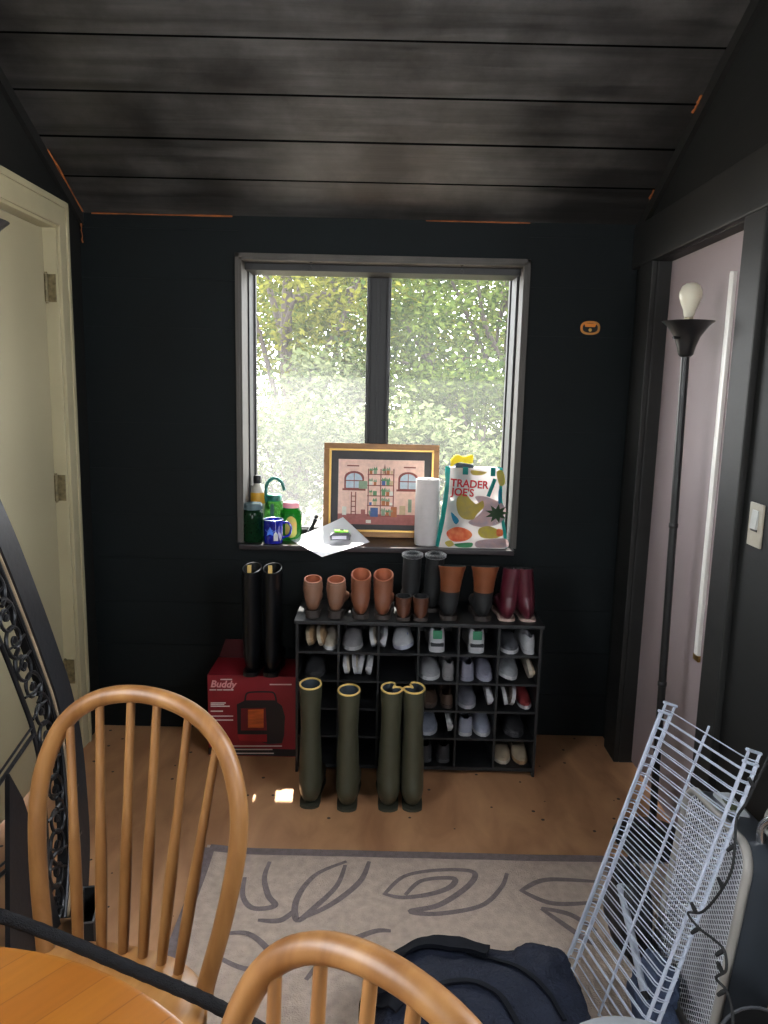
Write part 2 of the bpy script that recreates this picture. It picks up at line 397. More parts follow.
bm = BM(); add_box2(bm, (XD - .012, 2.324, .66), (XD + .002, 2.352, 1.86), .004); add_box2(bm, (XD - .007, 2.352, .655), (XD + .002, 2.359, 1.865), .002); obj('glazing_strip', bm, m_whitelit, d2)
bm = BM(); add_box2(bm, (XD - .010, 2.321, .640), (XD, 2.360, .660), .002); obj('strip_clip', bm, m_brass, d2)

# --- window_1: jamb lining, sash frames, mullion, panes, stool (sill)
w1 = bpy.data.objects.new('window_1', None); C.objects.link(w1); w1['kind'] = 'structure'
bm = BM(); t = .014
add_box2(bm, (WL, YB - .012, WB - .02), (WL + t, GY - .02, WT), .002); add_box2(bm, (WR - t, YB - .012, WB - .02), (WR, GY - .02, WT), .002)
add_box2(bm, (WL, YB - .012, WT - t), (WR, GY - .02, WT), .002)
add_box2(bm, (WL - .012, YB - .014, WB), (WL + .004, YB + .002, WT + .012), .002); add_box2(bm, (WR - .004, YB - .014, WB), (WR + .012, YB + .002, WT + .012), .002)
add_box2(bm, (WL - .012, YB - .014, WT - .004), (WR + .012, YB + .002, WT + .012), .002)
obj('jamb_lining', bm, m_jamb, w1, False)
bm = BM(); add_box2(bm, (WL + t, 3.16, WT - .042), (WR - t, GY - .02, WT - t), .003); obj('head_stop', bm, m_sash, w1, False)
bm = BM(); add_box2(bm, (WR - t - .010, 3.19, WB), (WR - t, GY - .02, WT - t - .02), .002); add_box2(bm, (WL + t, 3.22, WB), (WL + t + .007, GY - .02, WT - t - .02), .002); obj('side_stop', bm, m_sash, w1, False)
panes = []
for (x0, x1, sash) in ((WL + t, -.076, 'L'), (-.006, WR - t, 'R')):
    bm = BM()
    for k, (o, dd) in enumerate(((.0, 0.03), (.016, .018))):
        y0, y1 = GY - .03 + k * .01, GY + .012
        s = .026 + 0 * o; a0, a1 = x0 + (0 if k == 0 else .0), x1
        if k == 0: w = .010
        else: w = .017
        add_box2(bm, (a0, y0, WB), (a0 + w, y1, WT - t), .003); add_box2(bm, (a1 - w, y0, WB), (a1, y1, WT - t), .003)
        add_box2(bm, (a0 + w * .5, y0, WT - t - w), (a1 - w * .5, y1, WT - t), .003); add_box2(bm, (a0 + w * .5, y0, WB), (a1 - w * .5, y1, WB + w + .012), .003)
    obj('sash_frame', bm, m_sash, w1, False)
    bm = BM(); add_box2(bm, (x0 + .012, GY - .003, WB + .014), (x1 - .012, GY + .001, WT - t - .012)); panes.append((bm, sash))
bm = BM(); add_box2(bm, (-.078, GY - .016, WB), (-.004, GY + .03, WT - t), .004)
add_box2(bm, (-.048, GY - .019, WB), (-.034, GY - .012, WT - t), .002)
obj('mullion', bm, m_sash, w1, False)
def pane_mat(name, lo, hi, edge):
    m, nt, b = newmat(name); N = nt.nodes; L = nt.links
    tp = N.new('ShaderNodeBsdfTransparent'); gl = N.new('ShaderNodeBsdfGlossy'); gl.inputs['Roughness'].default_value = .02
    tr = N.new('ShaderNodeBsdfTranslucent'); tr.inputs['Color'].default_value = (.9, .9, .93, 1)
    lw = N.new('ShaderNodeLayerWeight'); lw.inputs['Blend'].default_value = .5
    fr = N.new('ShaderNodeMath'); fr.operation = 'MULTIPLY_ADD'; fr.inputs[1].default_value = .12; fr.inputs[2].default_value = -.02; L.new(lw.outputs['Facing'], fr.inputs[0])
    m1 = N.new('ShaderNodeMixShader'); fr.use_clamp = True; L.new(fr.outputs[0], m1.inputs['Fac']); L.new(tp.outputs['BSDF'], m1.inputs[1]); L.new(gl.outputs['BSDF'], m1.inputs[2])
    # dust film with sunlit haze painted in: fainter above, stronger below an uneven slanting edge
    tc = N.new('ShaderNodeTexCoord'); sp = N.new('ShaderNodeSeparateXYZ'); L.new(tc.outputs['Object'], sp.inputs['Vector'])
    nz = N.new('ShaderNodeTexNoise'); nz.inputs['Scale'].default_value = 3.2; nz.inputs['Detail'].default_value = 5; L.new(tc.outputs['Object'], nz.inputs['Vector'])
    a = N.new('ShaderNodeMath'); a.operation = 'MULTIPLY_ADD'; a.inputs[1].default_value = .28; L.new(nz.outputs['Fac'], a.inputs[0]); L.new(sp.outputs['Z'], a.inputs[2])
    bx = N.new('ShaderNodeMath'); bx.operation = 'MULTIPLY_ADD'; bx.inputs[1].default_value = .22; L.new(sp.outputs['X'], bx.inputs[0]); L.new(a.outputs[0], bx.inputs[2])
    mr = N.new('ShaderNodeMapRange'); mr.inputs['From Min'].default_value = edge - .07; mr.inputs['From Max'].default_value = edge + .07
    mr.inputs['To Min'].default_value = hi; mr.inputs['To Max'].default_value = lo; L.new(bx.outputs[0], mr.inputs['Value'])
    m2 = N.new('ShaderNodeMixShader'); L.new(mr.outputs['Result'], m2.inputs['Fac']); L.new(m1.outputs['Shader'], m2.inputs[1]); L.new(tr.outputs['BSDF'], m2.inputs[2])
    L.new(m2.outputs['Shader'], N['Material Output'].inputs['Surface'])
    return m
PANE = {'L': pane_mat('glass_left_dusty', .016, .034, 1.66), 'R': pane_mat('glass_right', .014, .020, 1.95)}
for bm, s in panes: obj('pane', bm, PANE[s], w1, False)
bm = BM(); add_box2(bm, (WL + .001, 3.05, WB - .022), (WR - .001, GY - .02, WB), .004); obj('window_stool', bm, m_sill, w1, False)

# ================================================================== OUTSIDE
def leaf_mat(name, c1, c2):
    m, nt, b = newmat(name); N = nt.nodes; L = nt.links
    g = N.new('ShaderNodeNewGeometry'); rp = N.new('ShaderNodeValToRGB')
    rp.color_ramp.elements[0].color = (*lin(c1), 1); rp.color_ramp.elements[1].color = (*lin(c2), 1)
    L.new(g.outputs['Random Per Island'], rp.inputs['Fac'])
    df = N.new('ShaderNodeBsdfDiffuse'); tr = N.new('ShaderNodeBsdfTranslucent'); mx = N.new('ShaderNodeMixShader'); mx.inputs['Fac'].default_value = .5
    L.new(rp.outputs['Color'], df.inputs['Color']); L.new(rp.outputs['Color'], tr.inputs['Color'])
    L.new(df.outputs['BSDF'], mx.inputs[1]); L.new(tr.outputs['BSDF'], mx.inputs[2]); L.new(mx.outputs['Shader'], N['Material Output'].inputs['Surface'])
    return m
LEAF = [leaf_mat('leaves_yellow_green', (50, 58, 20), (106, 106, 46)), leaf_mat('leaves_mid_green', (38, 53, 24), (84, 96, 48)), leaf_mat('leaves_pale', (56, 69, 40), (102, 108, 78))]
m_bark = M('bark_grey_brown', (48, 40, 34), r=.9, var=.3, scale=12, bump=.4, stretch=(1, 1, .2))
m_ground = M('ground_gravel_dirt', (120, 110, 96), r=.95, var=.35, scale=3)
bm = BM(); g = bmesh.ops.create_grid(bm, x_segments=40, y_segments=40, size=16)['verts']
for v in g: v.co = Vector((v.co.x, v.co.y + 19.4, -.55 + .25 * noise.noise(v.co * .25)))
for f in bm.faces: f.smooth = True
struct('ground', bm, m_ground)
def foliage(name, parent, mat, clumps, per, spread, size, world_off):
    vs = []; fs = []
    for c in clumps:
        for _ in range(int(per * 1.5)):
            p = Vector(c) + Vector((random.gauss(0, spread), random.gauss(0, spread), random.gauss(0, spread * .75)))
            a = Vector((random.uniform(-1, 1), random.uniform(-1, 1), random.uniform(-.6, .6))).normalized()
            n = Vector((random.uniform(-1, 1), random.uniform(-1, 1), random.uniform(.1, 1))).normalized()
            b = a.cross(n)
            if b.length < .1: continue
            b.normalize(); s = size * .78 * random.uniform(.6, 1.3); i = len(vs)
            up = b.cross(a) * s * .12
            vs += [p - a * s * .55, p - b * s * .3 + up, p + a * s * .55, p + b * s * .3 + up]
            fs += [(i, i + 1, i + 2), (i, i + 2, i + 3)]
    me = bpy.data.meshes.new(name); me.from_pydata([v - world_off for v in vs], [], fs); me.materials.append(mat)
    o = bpy.data.objects.new(name, me); C.objects.link(o); o.parent = parent
def tree(name, label, cat, base, h, crown_c, crown_r, nclump, per, mat, trunk_r, branches=5, lsize=.085, spread=.28, lean=(0, 0), group=None):
    t = thing(name, label, cat, base, 0, group); off = Vector(base)
    bm = BM(); top = Vector((lean[0], lean[1], h))
    pts = smooth_path([(0, 0, -.2), (lean[0] * .3 + .03, lean[1] * .3, h * .35), (lean[0] * .6 - .03, lean[1] * .6, h * .7), top], 5)
    add_tube(bm, pts, [trunk_r * (1.15 - .75 * i / (len(pts) - 1)) for i in range(len(pts))], 8)
    cc = Vector(crown_c) - off
    for k in range(branches):
        f = .3 + .6 * k / max(1, branches - 1); s = pts[int(f * (len(pts) - 1))]
        e = cc + Vector((random.uniform(-1, 1) * crown_r[0], random.uniform(-1, 1) * crown_r[1], random.uniform(-.2, .8) * crown_r[2])) * .8
        mid = s.lerp(e, .5) + Vector((random.uniform(-.1, .1), random.uniform(-.1, .1), -.05))
        q = smooth_path([s, mid, e], 4); add_tube(bm, q, [trunk_r * .5 * (1 - .75 * i / (len(q) - 1)) for i in range(len(q))], 6)
    obj('trunk', bm, m_bark, t)
    cl = []
    while len(cl) < nclump:
        v = Vector((random.uniform(-1, 1), random.uniform(-1, 1), random.uniform(-1, 1)))
        if v.length < 1 and v.length > .35: cl.append(Vector(crown_c) + Vector((v.x * crown_r[0], v.y * crown_r[1], v.z * crown_r[2])))
    foliage('crown', t, mat, cl, per, spread, lsize, off)
    return t
G = -.6
tp = onY(289, 320, 8.6)
tree('tree', 'tall tree outside with a dark trunk behind the left pane', 'tree', (tp.x, 8.6, G), 3.6, (tp.x + .1, 8.7, 2.7), (1.5, 1.2, 1.0), 50, 70, LEAF[0], .11, 7, .10, .26)
tp = onY(345, 330, 10.5)
tree('tree', 'leaning tree with slanting branches behind the right half of the left pane', 'tree', (tp.x + .5, 10.5, G), 4.4, (tp.x, 10.6, 2.6), (1.9, 1.2, 1.7), 66, 70, LEAF[1], .10, 7, .11, .3, (-.9, 0))
tp = onY(470, 330, 8.0)
tree('tree', 'leafy green tree filling the upper right pane', 'tree', (tp.x + .45, 8.0, G), 3.6, (tp.x + .1, 8.1, 1.9), (1.35, 1.0, 1.55), 105, 80, LEAF[1], .09, 8, .085, .24)
tp = onY(430, 300, 11.5)
tree('tree', 'yellow green tree farther back behind the window mullion', 'tree', (tp.x, 11.5, G), 4.6, (tp.x, 11.6, 2.7), (2.2, 1.3, 1.9), 74, 70, LEAF[0], .13, 7, .11, .3)
tp = onY(300, 400, 13)
tree('tree', 'distant dense tree low behind the left pane', 'tree', (tp.x, 13, G), 5, (tp.x, 13.2, 2.0), (3.0, 1.2, 2.6), 90, 70, LEAF[1], .14, 7, .13, .35)
tp = onY(520, 330, 13)
tree('tree', 'distant tree at the right edge of the right pane', 'tree', (tp.x, 13, G), 4.8, (tp.x, 13.2, 2.3), (2.3, 1.2, 2.3), 110, 75, LEAF[1], .14, 7, .13, .35)
def shrub(label, px_, py_, Y, rx, rz, n, per, mat, ls=.08):
    p = onY(px_, py_, Y)
    tree('shrub', label, 'shrub', (p.x, Y, G), max(.3, p.z - G), (p.x, Y + .05, p.z), (rx, rx * .7, rz), n, per, mat, .03, 5, ls, .14)
shrub('pale sunlit shrub low outside the left pane', 300, 460, 6.3, .75, .55, 45, 60, LEAF[2])
shrub('bright shrub just above the green mason jar outside', 330, 420, 7.4, .7, .6, 40, 60, LEAF[2], .09)
shrub('pale bush outside right of the framed picture', 420, 455, 5.6, .28, .28, 16, 55, LEAF[2], .085)
shrub('green shrub outside low in the right pane above the shopping bag', 485, 425, 6.8, .7, .6, 40, 60, LEAF[1], .085)
shrub('pale bush outside behind the shopping bag', 470, 500, 5.4, .5, .42, 30, 60, LEAF[2], .08)

# ================================================================== RUG
def rug():
    p = lambda x, y: onZ(x, y, 0)
    t = thing('area_rug', 'grey beige rug with dark leaf outlines on the bare floor', 'rug', (.2, 1.6, 0))
    X0, X1, Y0, Y1 = -.55, .96, .75, 2.225
    m_rug = M('rug_grey_beige', (182, 164, 150), r=.95, var=.14, scale=40, bump=.5, bscale=260)
    m_lin = M('rug_leaf_line', (120, 108, 108), r=.95, var=.15, scale=60, bump=.5, bscale=260)
    bm = BM(); nx, ny = 60, 60; vs = []
    hgt = lambda x, y: .006 + .010 * math.exp(-((x - X0) ** 2 + (y - Y1) ** 2) / .006) + .0025 * noise.noise(Vector((x * 5, y * 5, 0)))
    for j in range(ny + 1):
        for i in range(nx + 1):
            x = X0 + (X1 - X0) * i / nx; y = Y0 + (Y1 - Y0) * j / ny
            y2 = y + .006 * math.sin(x * 6) * (j / ny); x2 = x + .006 * math.sin(y * 7)
            vs.append(bm.verts.new((x2, y2, hgt(x, y))))
    for j in range(ny):
        for i in range(nx): bm.faces.new([vs[j * (nx + 1) + i], vs[j * (nx + 1) + i + 1], vs[(j + 1) * (nx + 1) + i + 1], vs[(j + 1) * (nx + 1) + i]])
    r = bmesh.ops.extrude_face_region(bm, geom=bm.faces[:])
    for e in r['geom']:
        if isinstance(e, bmesh.types.BMVert): e.co.z = .0005
    obj('pile', bm, m_rug, t, world=True)
    bm = BM()
    cr = lambda x, y: (lambda q: Vector((q.x, q.y, 0)))(onZ(180 + x * .599, 830 + y * .599, .008))
    def strip(pts, w=.0098):
        P = smooth_path([cr(*q) for q in pts], 8); L_ = []; R_ = []
        for i, q in enumerate(P):
            tt = (P[min(i + 1, len(P) - 1)] - P[max(i - 1, 0)]); tt.z = 0
            if tt.length < 1e-6: tt = Vector((1, 0, 0))
            tt.normalize(); nn = Vector((-tt.y, tt.x, 0)); ww = w * (.6 + .4 * math.sin(PI * i / (len(P) - 1)))
            h = lambda v: Vector((v.x, v.y, hgt(v.x, v.y) + .0012))
            L_.append(bm.verts.new(h(q + nn * ww))); R_.append(bm.verts.new(h(q - nn * ww)))
        for i in range(len(P) - 1): bm.faces.new((L_[i], L_[i + 1], R_[i + 1], R_[i]))
    for s in ([(150, 52), (141, 78), (147, 108), (158, 126), (122, 130), (105, 110), (108, 78)],
              [(278, 52), (226, 74), (195, 115), (196, 150), (228, 126), (262, 92), (276, 58)],
              [(130, 150), (168, 150), (195, 130)], [(196, 150), (252, 124), (300, 86), (316, 52)],
              [(340, 108), (376, 76), (440, 66), (490, 70), (482, 92), (434, 124), (385, 135), (432, 139), (502, 126), (536, 96), (546, 72)],
              [(340, 106), (372, 112), (420, 106), (452, 94), (456, 80), (404, 84), (376, 108)],
              [(568, 102), (612, 82), (700, 86)], [(568, 100), (622, 122), (700, 120)], [(603, 130), (652, 141), (695, 168)], [(603, 131), (662, 172), (690, 190)],
              [(60, 176), (112, 172), (150, 204), (144, 230), (104, 230), (56, 208)],
              [(330, 250), (380, 215), (450, 200), (520, 205)], [(330, 250), (420, 240), (500, 225)],
              [(210, 250), (255, 200), (320, 170), (352, 168)], [(560, 260), (600, 240), (640, 238)]): strip(s)
    # darker woven border at the far and left edges
    for k in range(2):
        pass
    bq = [(X0 + .012, Y0), (X0 + .012, Y1 - .014), (X1, Y1 - .014)]
    for a, b in ((bq[0], bq[1]), (bq[1], bq[2])):
        n = 40
        for i in range(n):
            p0 = Vector((a[0] + (b[0] - a[0]) * i / n, a[1] + (b[1] - a[1]) * i / n, 0)); p1 = Vector((a[0] + (b[0] - a[0]) * (i + 1) / n, a[1] + (b[1] - a[1]) * (i + 1) / n, 0))
            d_ = (p1 - p0).normalized(); nn = Vector((-d_.y, d_.x, 0)) * .017
            q = [p0 + nn, p1 + nn, p1 - nn, p0 - nn]
            bm.faces.new([bm.verts.new((v.x, v.y, hgt(v.x, v.y) + .0015)) for v in q])
    obj('leaf_outline', bm, m_lin, t, world=True)
rug()

# ================================================================== SHOE RACK
RX0_, RX1_, RY0, RY1, RZ = -.325, .612, 2.735, 3.02, .618
m_rack = M('rack_black_laminate', (19, 20, 22), r=.5, var=.2)
rk = thing('shoe_rack', 'wide black cubby shoe rack under the window', 'shoe rack', ((RX0_ + RX1_) / 2, (RY0 + RY1) / 2, 0))
PT = .010
bm = BM(); add_box2(bm, (RX0_ - .006, RY0 - .004, RZ - .014), (RX1_ + .006, RY1, RZ), .002); obj('top_panel', bm, m_rack, rk, False, True)
bm = BM(); add_box2(bm, (RX0_ + PT, RY0, .022), (RX1_ - PT, RY1 - .006, .036)); obj('bottom_panel', bm, m_rack, rk, False, True)
for x in (RX0_, RX1_ - PT):
    bm = BM(); add_box2(bm, (x, RY0, 0), (x + PT, RY1, RZ - .014)); obj('side_panel', bm, m_rack, rk, False, True)
bm = BM(); add_box2(bm, (RX0_ + PT, RY1 - .006, .022), (RX1_ - PT, RY1, RZ - .014)); obj('back_panel', bm, m_blackmatte, rk, False, True)
IX0, IX1, IZ0, IZ1 = RX0_ + PT, RX1_ - PT, .036, RZ - .014
CWID = (IX1 - IX0) / 6; CHGT = (IZ1 - IZ0) / 5
for k in range(1, 5):
    bm = BM(); z = IZ0 + k * CHGT; add_box2(bm, (IX0, RY0 + .004, z - .004), (IX1, RY1 - .006, z + .004)); obj('shelf', bm, m_rack, rk, False, True)
for k in range(1, 6):
    bm = BM(); x = IX0 + k * CWID; add_box2(bm, (x - .004, RY0 + .003, IZ0), (x + .004, RY1 - .006, IZ1)); obj('divider', bm, m_rack, rk, False, True)

# ------------------------------------------------------------------ shoes
def interp(tab, t):
    for (a, va), (b, vb) in zip(tab, tab[1:]):
        if t <= b: return va + (vb - va) * ((t - a) / (b - a) if b > a else 0)
    return tab[-1][1]
_mc = {}
def smat(c, r=.6, sheen=0):
    k = (c, r)
    if k not in _mc: _mc[k] = M('leather_%d_%d_%d' % c, tuple(int(v * .74) for v in c), r=r, var=.15, scale=25, bump=.15, bscale=120)
    return _mc[k]
WTAB = [(0, .22), (.012, .42), (.035, .62), (.07, .74), (.2, .80), (.4, .76), (.6, .92), (.72, 1.0), (.85, .90), (.94, .66), (1, .25)]
def shoe_meshes(L, W, H, st=.014, low=False, heel_patch=False):
    """shoe with heel at y=0 and toe at y=L; returns (upper bm, sole bm)"""
    hw = W / 2; bm = BM(); rings = []
    rim = [(0, H * .90), (.03, H), (.1, H * .97), (.3, H * .72), (.42, H * .70), (.5, H * .74), (1, 0)]
    top = [(0, H), (.4, H * .9), (.5, H * .8), (.65, H * .66), (.8, H * .55), (.93, H * .44), (1, H * .25)]
    if low: top = [(0, H), (.6, H * .75), (.8, H * .62), (1, H * .3)]; rim = [(0, H), (.2, H * .75), (.62, H * .6), (1, 0)]
    op = .60 if low else .46
    for t in [0, .01, .025, .045, .07] + [.10 + .9 * i / 20 for i in range(21)]:
        y = t * L; w = hw * interp(WTAB, t) * .97; z0 = st * .9; r = []
        o = 1 if t < op else max(0, 1 - (t - op) / .06)
        rz = max(z0 + .012, interp(rim, t)) if o > 0 else 0
        tz = max(z0 + .012, interp(top, t))
        for k in range(8):                                   # outer right side bottom -> rim
            f = k / 7; bul = 1 + .10 * math.sin(PI * f)
            zz = z0 + (rz * o + tz * .72 * (1 - o) - z0) * f
            r.append((w * bul * (1 - .16 * f), zz))
        wt = w * .84
        for k in range(1, 6):                                # inner / over the top to the centre
            f = k / 5
            zi = (rz - (rz - z0 - .008) * min(1, f * 2.2)); xi = wt * (1 - f) if f > .45 else wt * (1 - .12 * f / .45)
            if f > .45: xi = wt * .88 * (1 - (f - .45) / .55)
            zo = tz * (.72 + .28 * math.sin(f * PI / 2)); xo = wt * math.cos(f * PI / 2)
            r.append((xi * o + xo * (1 - o), zi * o + zo * (1 - o)))
        full = [Vector((x, y, z)) for x, z in r] + [Vector((-x, y, z)) for x, z in r[-2::-1]]
        rings.append(full)
    add_loft(bm, rings, False)
    # heel counter and toe close-off
    vs0 = [bm.verts.new(v) for v in rings[0]]; k = len(vs0) // 2
    for a in range(7): bm.faces.new((vs0[a], vs0[a + 1], vs0[-2 - a], vs0[-1 - a]))
    vs1 = [bm.verts.new(v) for v in rings[-1]]; bm.faces.new(vs1)
    bmesh.ops.remove_doubles(bm, verts=bm.verts, dist=1e-5)
    bs = BM(); out = []
    for t in [0, .01, .025, .045, .07] + [.10 + .9 * i / 20 for i in range(21)] + [1.0]: out.append((hw * interp(WTAB, t), t * L))
    poly = [Vector((x, y, 0)) for x, y in out] + [Vector((-x, y, 0)) for x, y in out[::-1]]
    poly = [Vector((v.x * 1.02, v.y * 1.015 - .002, 0)) for v in poly]
    add_prism(bs, poly, (0, 0, st))
    return bm, bs
def place(root, loc, rot):
    root.location = loc; root.rotation_euler = rot
def shoe(name, label, cat, loc, rotz, L, W, H, cu, cs, st=.014, low=False, tilt=0.0, side=0.0, rest=None, heel=None, group=None):
    t = thing(name, label, cat, loc, rotz, group)
    a, b = shoe_meshes(L, W, H, st, low)
    if side or tilt:
        m = Matrix.Rotation(side, 4, 'Y') @ Matrix.Rotation(tilt, 4, 'X')
        for q in (a, b):
            for v in q.verts: v.co = m @ v.co
        zmin = min(min(v.co.z for v in q.verts) for q in (a, b)); 
        for q in (a, b):
            for v in q.verts: v.co.z -= zmin
    obj('upper', a, smat(cu), t, angle=60); obj('sole', b, smat(cs, .7), t, False)
    if heel:
        bm = BM(); add_box(bm, (0, .003, H * .74), (W * .46, .012, H * .36), None, .005); obj('heel_tab', bm, smat(heel), t)
        bm = BM(); add_box(bm, (0, .008, .030), (W * .66, .022, .014), None, .005); obj('heel_band', bm, smat((40, 44, 48)), t)
    return t
def cell(r, c):   # row 1 top, column 1 left -> x centre, z floor
    return IX0 + (c - .5) * CWID, IZ0 + (5 - r) * CHGT + .0045
Y_HEEL = RY0 + .022
tan = (190, 152, 112); cream = (214, 202, 182); grey = (150, 148, 150); wht = (220, 220, 224); dk = (52, 52, 56); lav = (158, 158, 176); brn = (88, 66, 52); beige = (196, 176, 148)
ON = ['top', 'second', 'third', 'fourth', 'bottom']
CO = ['first', 'second', 'third', 'fourth', 'fifth', 'sixth']
def where(r, c): return '%s row, %s cubby from the left' % (ON[r - 1], CO[c - 1])
SP = [  # r, c, dx, kind, upper, sole, L, W, H, heel-out?, side tilt, label
    (1, 1, -.046, 'flat_shoe', tan, beige, .24, .070, .05, 0, -75, 'tan flat shoe on its side, leftmost in the top left cubby of the rack'),
    (1, 1, -.004, 'flat_shoe', tan, cream, .24, .070, .05, 0, -75, 'tan flat shoe on its side, middle of the top left cubby of the rack'),
    (1, 1, .042, 'sneaker', cream, wht, .24, .062, .075, 0, 0, 'cream patterned sneaker, rightmost in the top left cubby of the rack'),
    (1, 2, -.026, 'sneaker', grey, (190, 190, 190), .24, .082, .078, 0, 0, 'grey sneaker, left one in the top row, second cubby of the rack'),
    (1, 2, .046, 'flat_shoe', cream, wht, .24, .070, .045, 0, -78, 'cream flat shoe on its side in the top row, second cubby'),
    (1, 3, -.048, 'flat_shoe', wht, wht, .24, .070, .045, 0, 78, 'white flat shoe on its side in the top row, third cubby'),
    (1, 3, .022, 'sneaker', wht, (196, 200, 220), .24, .084, .075, 0, 12, 'white sneaker with blue patch, tilted in the top row, third cubby'),
    (1, 4, -.004, 'sneaker', wht, wht, .25, .078, .095, 1, 0, 'white sneaker with green heel tab in the top row, fourth cubby'),
    (1, 5, -.004, 'sneaker', wht, wht, .25, .078, .095, 1, 0, 'white sneaker with green heel tab in the top row, fifth cubby'),
    (1, 6, -.026, 'sneaker', (92, 94, 100), wht, .25, .078, .075, 0, 0, 'dark grey sneaker with white sole in the top right cubby'),
    (1, 6, .046, 'sneaker', wht, wht, .25, .055, .075, 1, 0, 'white shoe at the far right of the top right cubby'),
    (2, 1, -.020, 'sneaker', dk, dk, .24, .085, .075, 0, 0, 'dark grey shoe in the second row, left end cubby'),
    (2, 2, -.056, 'flat_shoe', cream, wht, .24, .076, .036, 0, -80, 'white flat on its side, first of four in the second row, second cubby'),
    (2, 2, -.020, 'flat_shoe', cream, wht, .24, .076, .032, 0, -80, 'white flat on its side, second of four in the second row, second cubby'),
    (2, 2, .016, 'flat_shoe', wht, wht, .24, .076, .036, 0, 80, 'white flat on its side, third of four in the second row, second cubby'),
    (2, 2, .052, 'flat_shoe', wht, wht, .24, .076, .032, 0, 80, 'white flat on its side, last of four in the second row, second cubby'),
    (2, 4, -.028, 'sneaker', (176, 176, 182), wht, .25, .088, .074, 0, 0, 'pale grey sneaker, left in the second row, fourth cubby'),
    (2, 4, .045, 'sneaker', grey, grey, .25, .056, .078, 1, 0, 'small grey shoe, right in the second row, fourth cubby'),
    (2, 5, -.036, 'sneaker', lav, lav, .25, .070, .075, 1, 0, 'lavender grey shoe, left in the second row, fifth cubby'),
    (2, 5, .036, 'sneaker', lav, (170, 170, 186), .25, .070, .075, 0, 0, 'lavender grey shoe, right in the second row, fifth cubby'),
    (2, 6, -.030, 'sneaker', (170, 172, 178), wht, .25, .086, .084, 0, -14, 'grey sneaker with thick white sole in the second row, right end cubby'),
    (2, 6, .048, 'flat_shoe', beige, cream, .25, .076, .04, 0, -80, 'beige flat on its side in the second row, right end cubby'),
    (3, 4, -.030, 'loafer', brn, (70, 58, 50), .25, .078, .060, 0, 0, 'dark brown loafer, left in the third row, fourth cubby'),
    (3, 4, .044, 'loafer', brn, (70, 58, 50), .25, .060, .055, 1, 0, 'dark brown loafer, right in the third row, fourth cubby'),
    (3, 5, -.030, 'sneaker', (128, 128, 140), (190, 190, 196), .25, .078, .076, 0, 0, 'grey sneaker in the third row, fifth cubby'),
    (3, 5, .046, 'flat_shoe', wht, wht, .25, .076, .04, 0, -80, 'white flat on its side in the third row, fifth cubby'),
    (3, 6, -.044, 'flat_shoe', (70, 62, 56), wht, .25, .080, .046, 0, -78, 'dark flat with white sole on its side, left in the third row, right end cubby'),
    (3, 6, .000, 'flat_shoe', (80, 66, 58), wht, .25, .080, .040, 0, 78, 'dark flat with white sole on its side, middle of the third row, right end cubby'),
    (3, 6, .047, 'sneaker', (150, 50, 52), wht, .25, .056, .075, 0, 8, 'red sneaker with white sole in the third row, right end cubby'),
    (4, 4, -.030, 'sneaker', (150, 158, 176), (190, 194, 204), .25, .084, .076, 0, 0, 'blue grey sneaker in the fourth row, fourth cubby'),
    (4, 4, .046, 'flat_shoe', wht, wht, .25, .076, .04, 0, -80, 'white flat on its side in the fourth row, fourth cubby'),
    (4, 5, -.034, 'sneaker', (176, 182, 200), wht, .25, .072, .080, 1, 0, 'pale blue sneaker, left in the fourth row, fifth cubby'),
    (4, 5, .036, 'sneaker', (176, 182, 200), wht, .25, .072, .080, 0, 0, 'pale blue sneaker, right in the fourth row, fifth cubby'),
    (4, 6, .010, 'sneaker', dk, dk, .25, .084, .076, 0, 0, 'black shoe in the fourth row, right end cubby'),
    (5, 4, -.036, 'sneaker', dk, (74, 76, 80), .25, .070, .076, 1, 0, 'dark shoe, left in the bottom row, fourth cubby'),
    (5, 4, .036, 'sneaker', dk, (96, 98, 102), .25, .070, .076, 1, 0, 'dark shoe, right in the bottom row, fourth cubby'),
    (5, 6, -.034, 'flat_shoe', beige, cream, .25, .074, .070, 0, 0, 'beige shoe, left in the bottom row, right end cubby'),
    (5, 6, .040, 'flat_shoe', beige, tan, .25, .064, .068, 0, 0, 'beige shoe, right in the bottom row, right end cubby'),
]
for (r, c, dx, kind, cu, cs, L_, W_, H_, out, sd, lab) in SP:
    x, z = cell(r, c)
    hl = (60, 150, 110) if 'green heel' in lab else ((70, 90, 190) if False else None)
    low = kind in ('flat_shoe', 'loafer')
    s = shoe(kind, lab, 'shoe', (x + dx, Y_HEEL if out else Y_HEEL + L_, z), 0 if out else PI, L_, W_, H_, cu, cs, .014 if not hl else .03, low, 0, R(sd), None, hl)
    if 'blue patch' in lab:
        bm = BM(); add_box(bm, (.004, L_ * .80, H_ * .575), (W_ * .5, L_ * .16, .006), Matrix.Rotation(R(12), 3, 'Y') @ Matrix.Rotation(R(-17), 3, 'X'), .002); obj('toe_patch', bm, smat((60, 84, 190)), s)

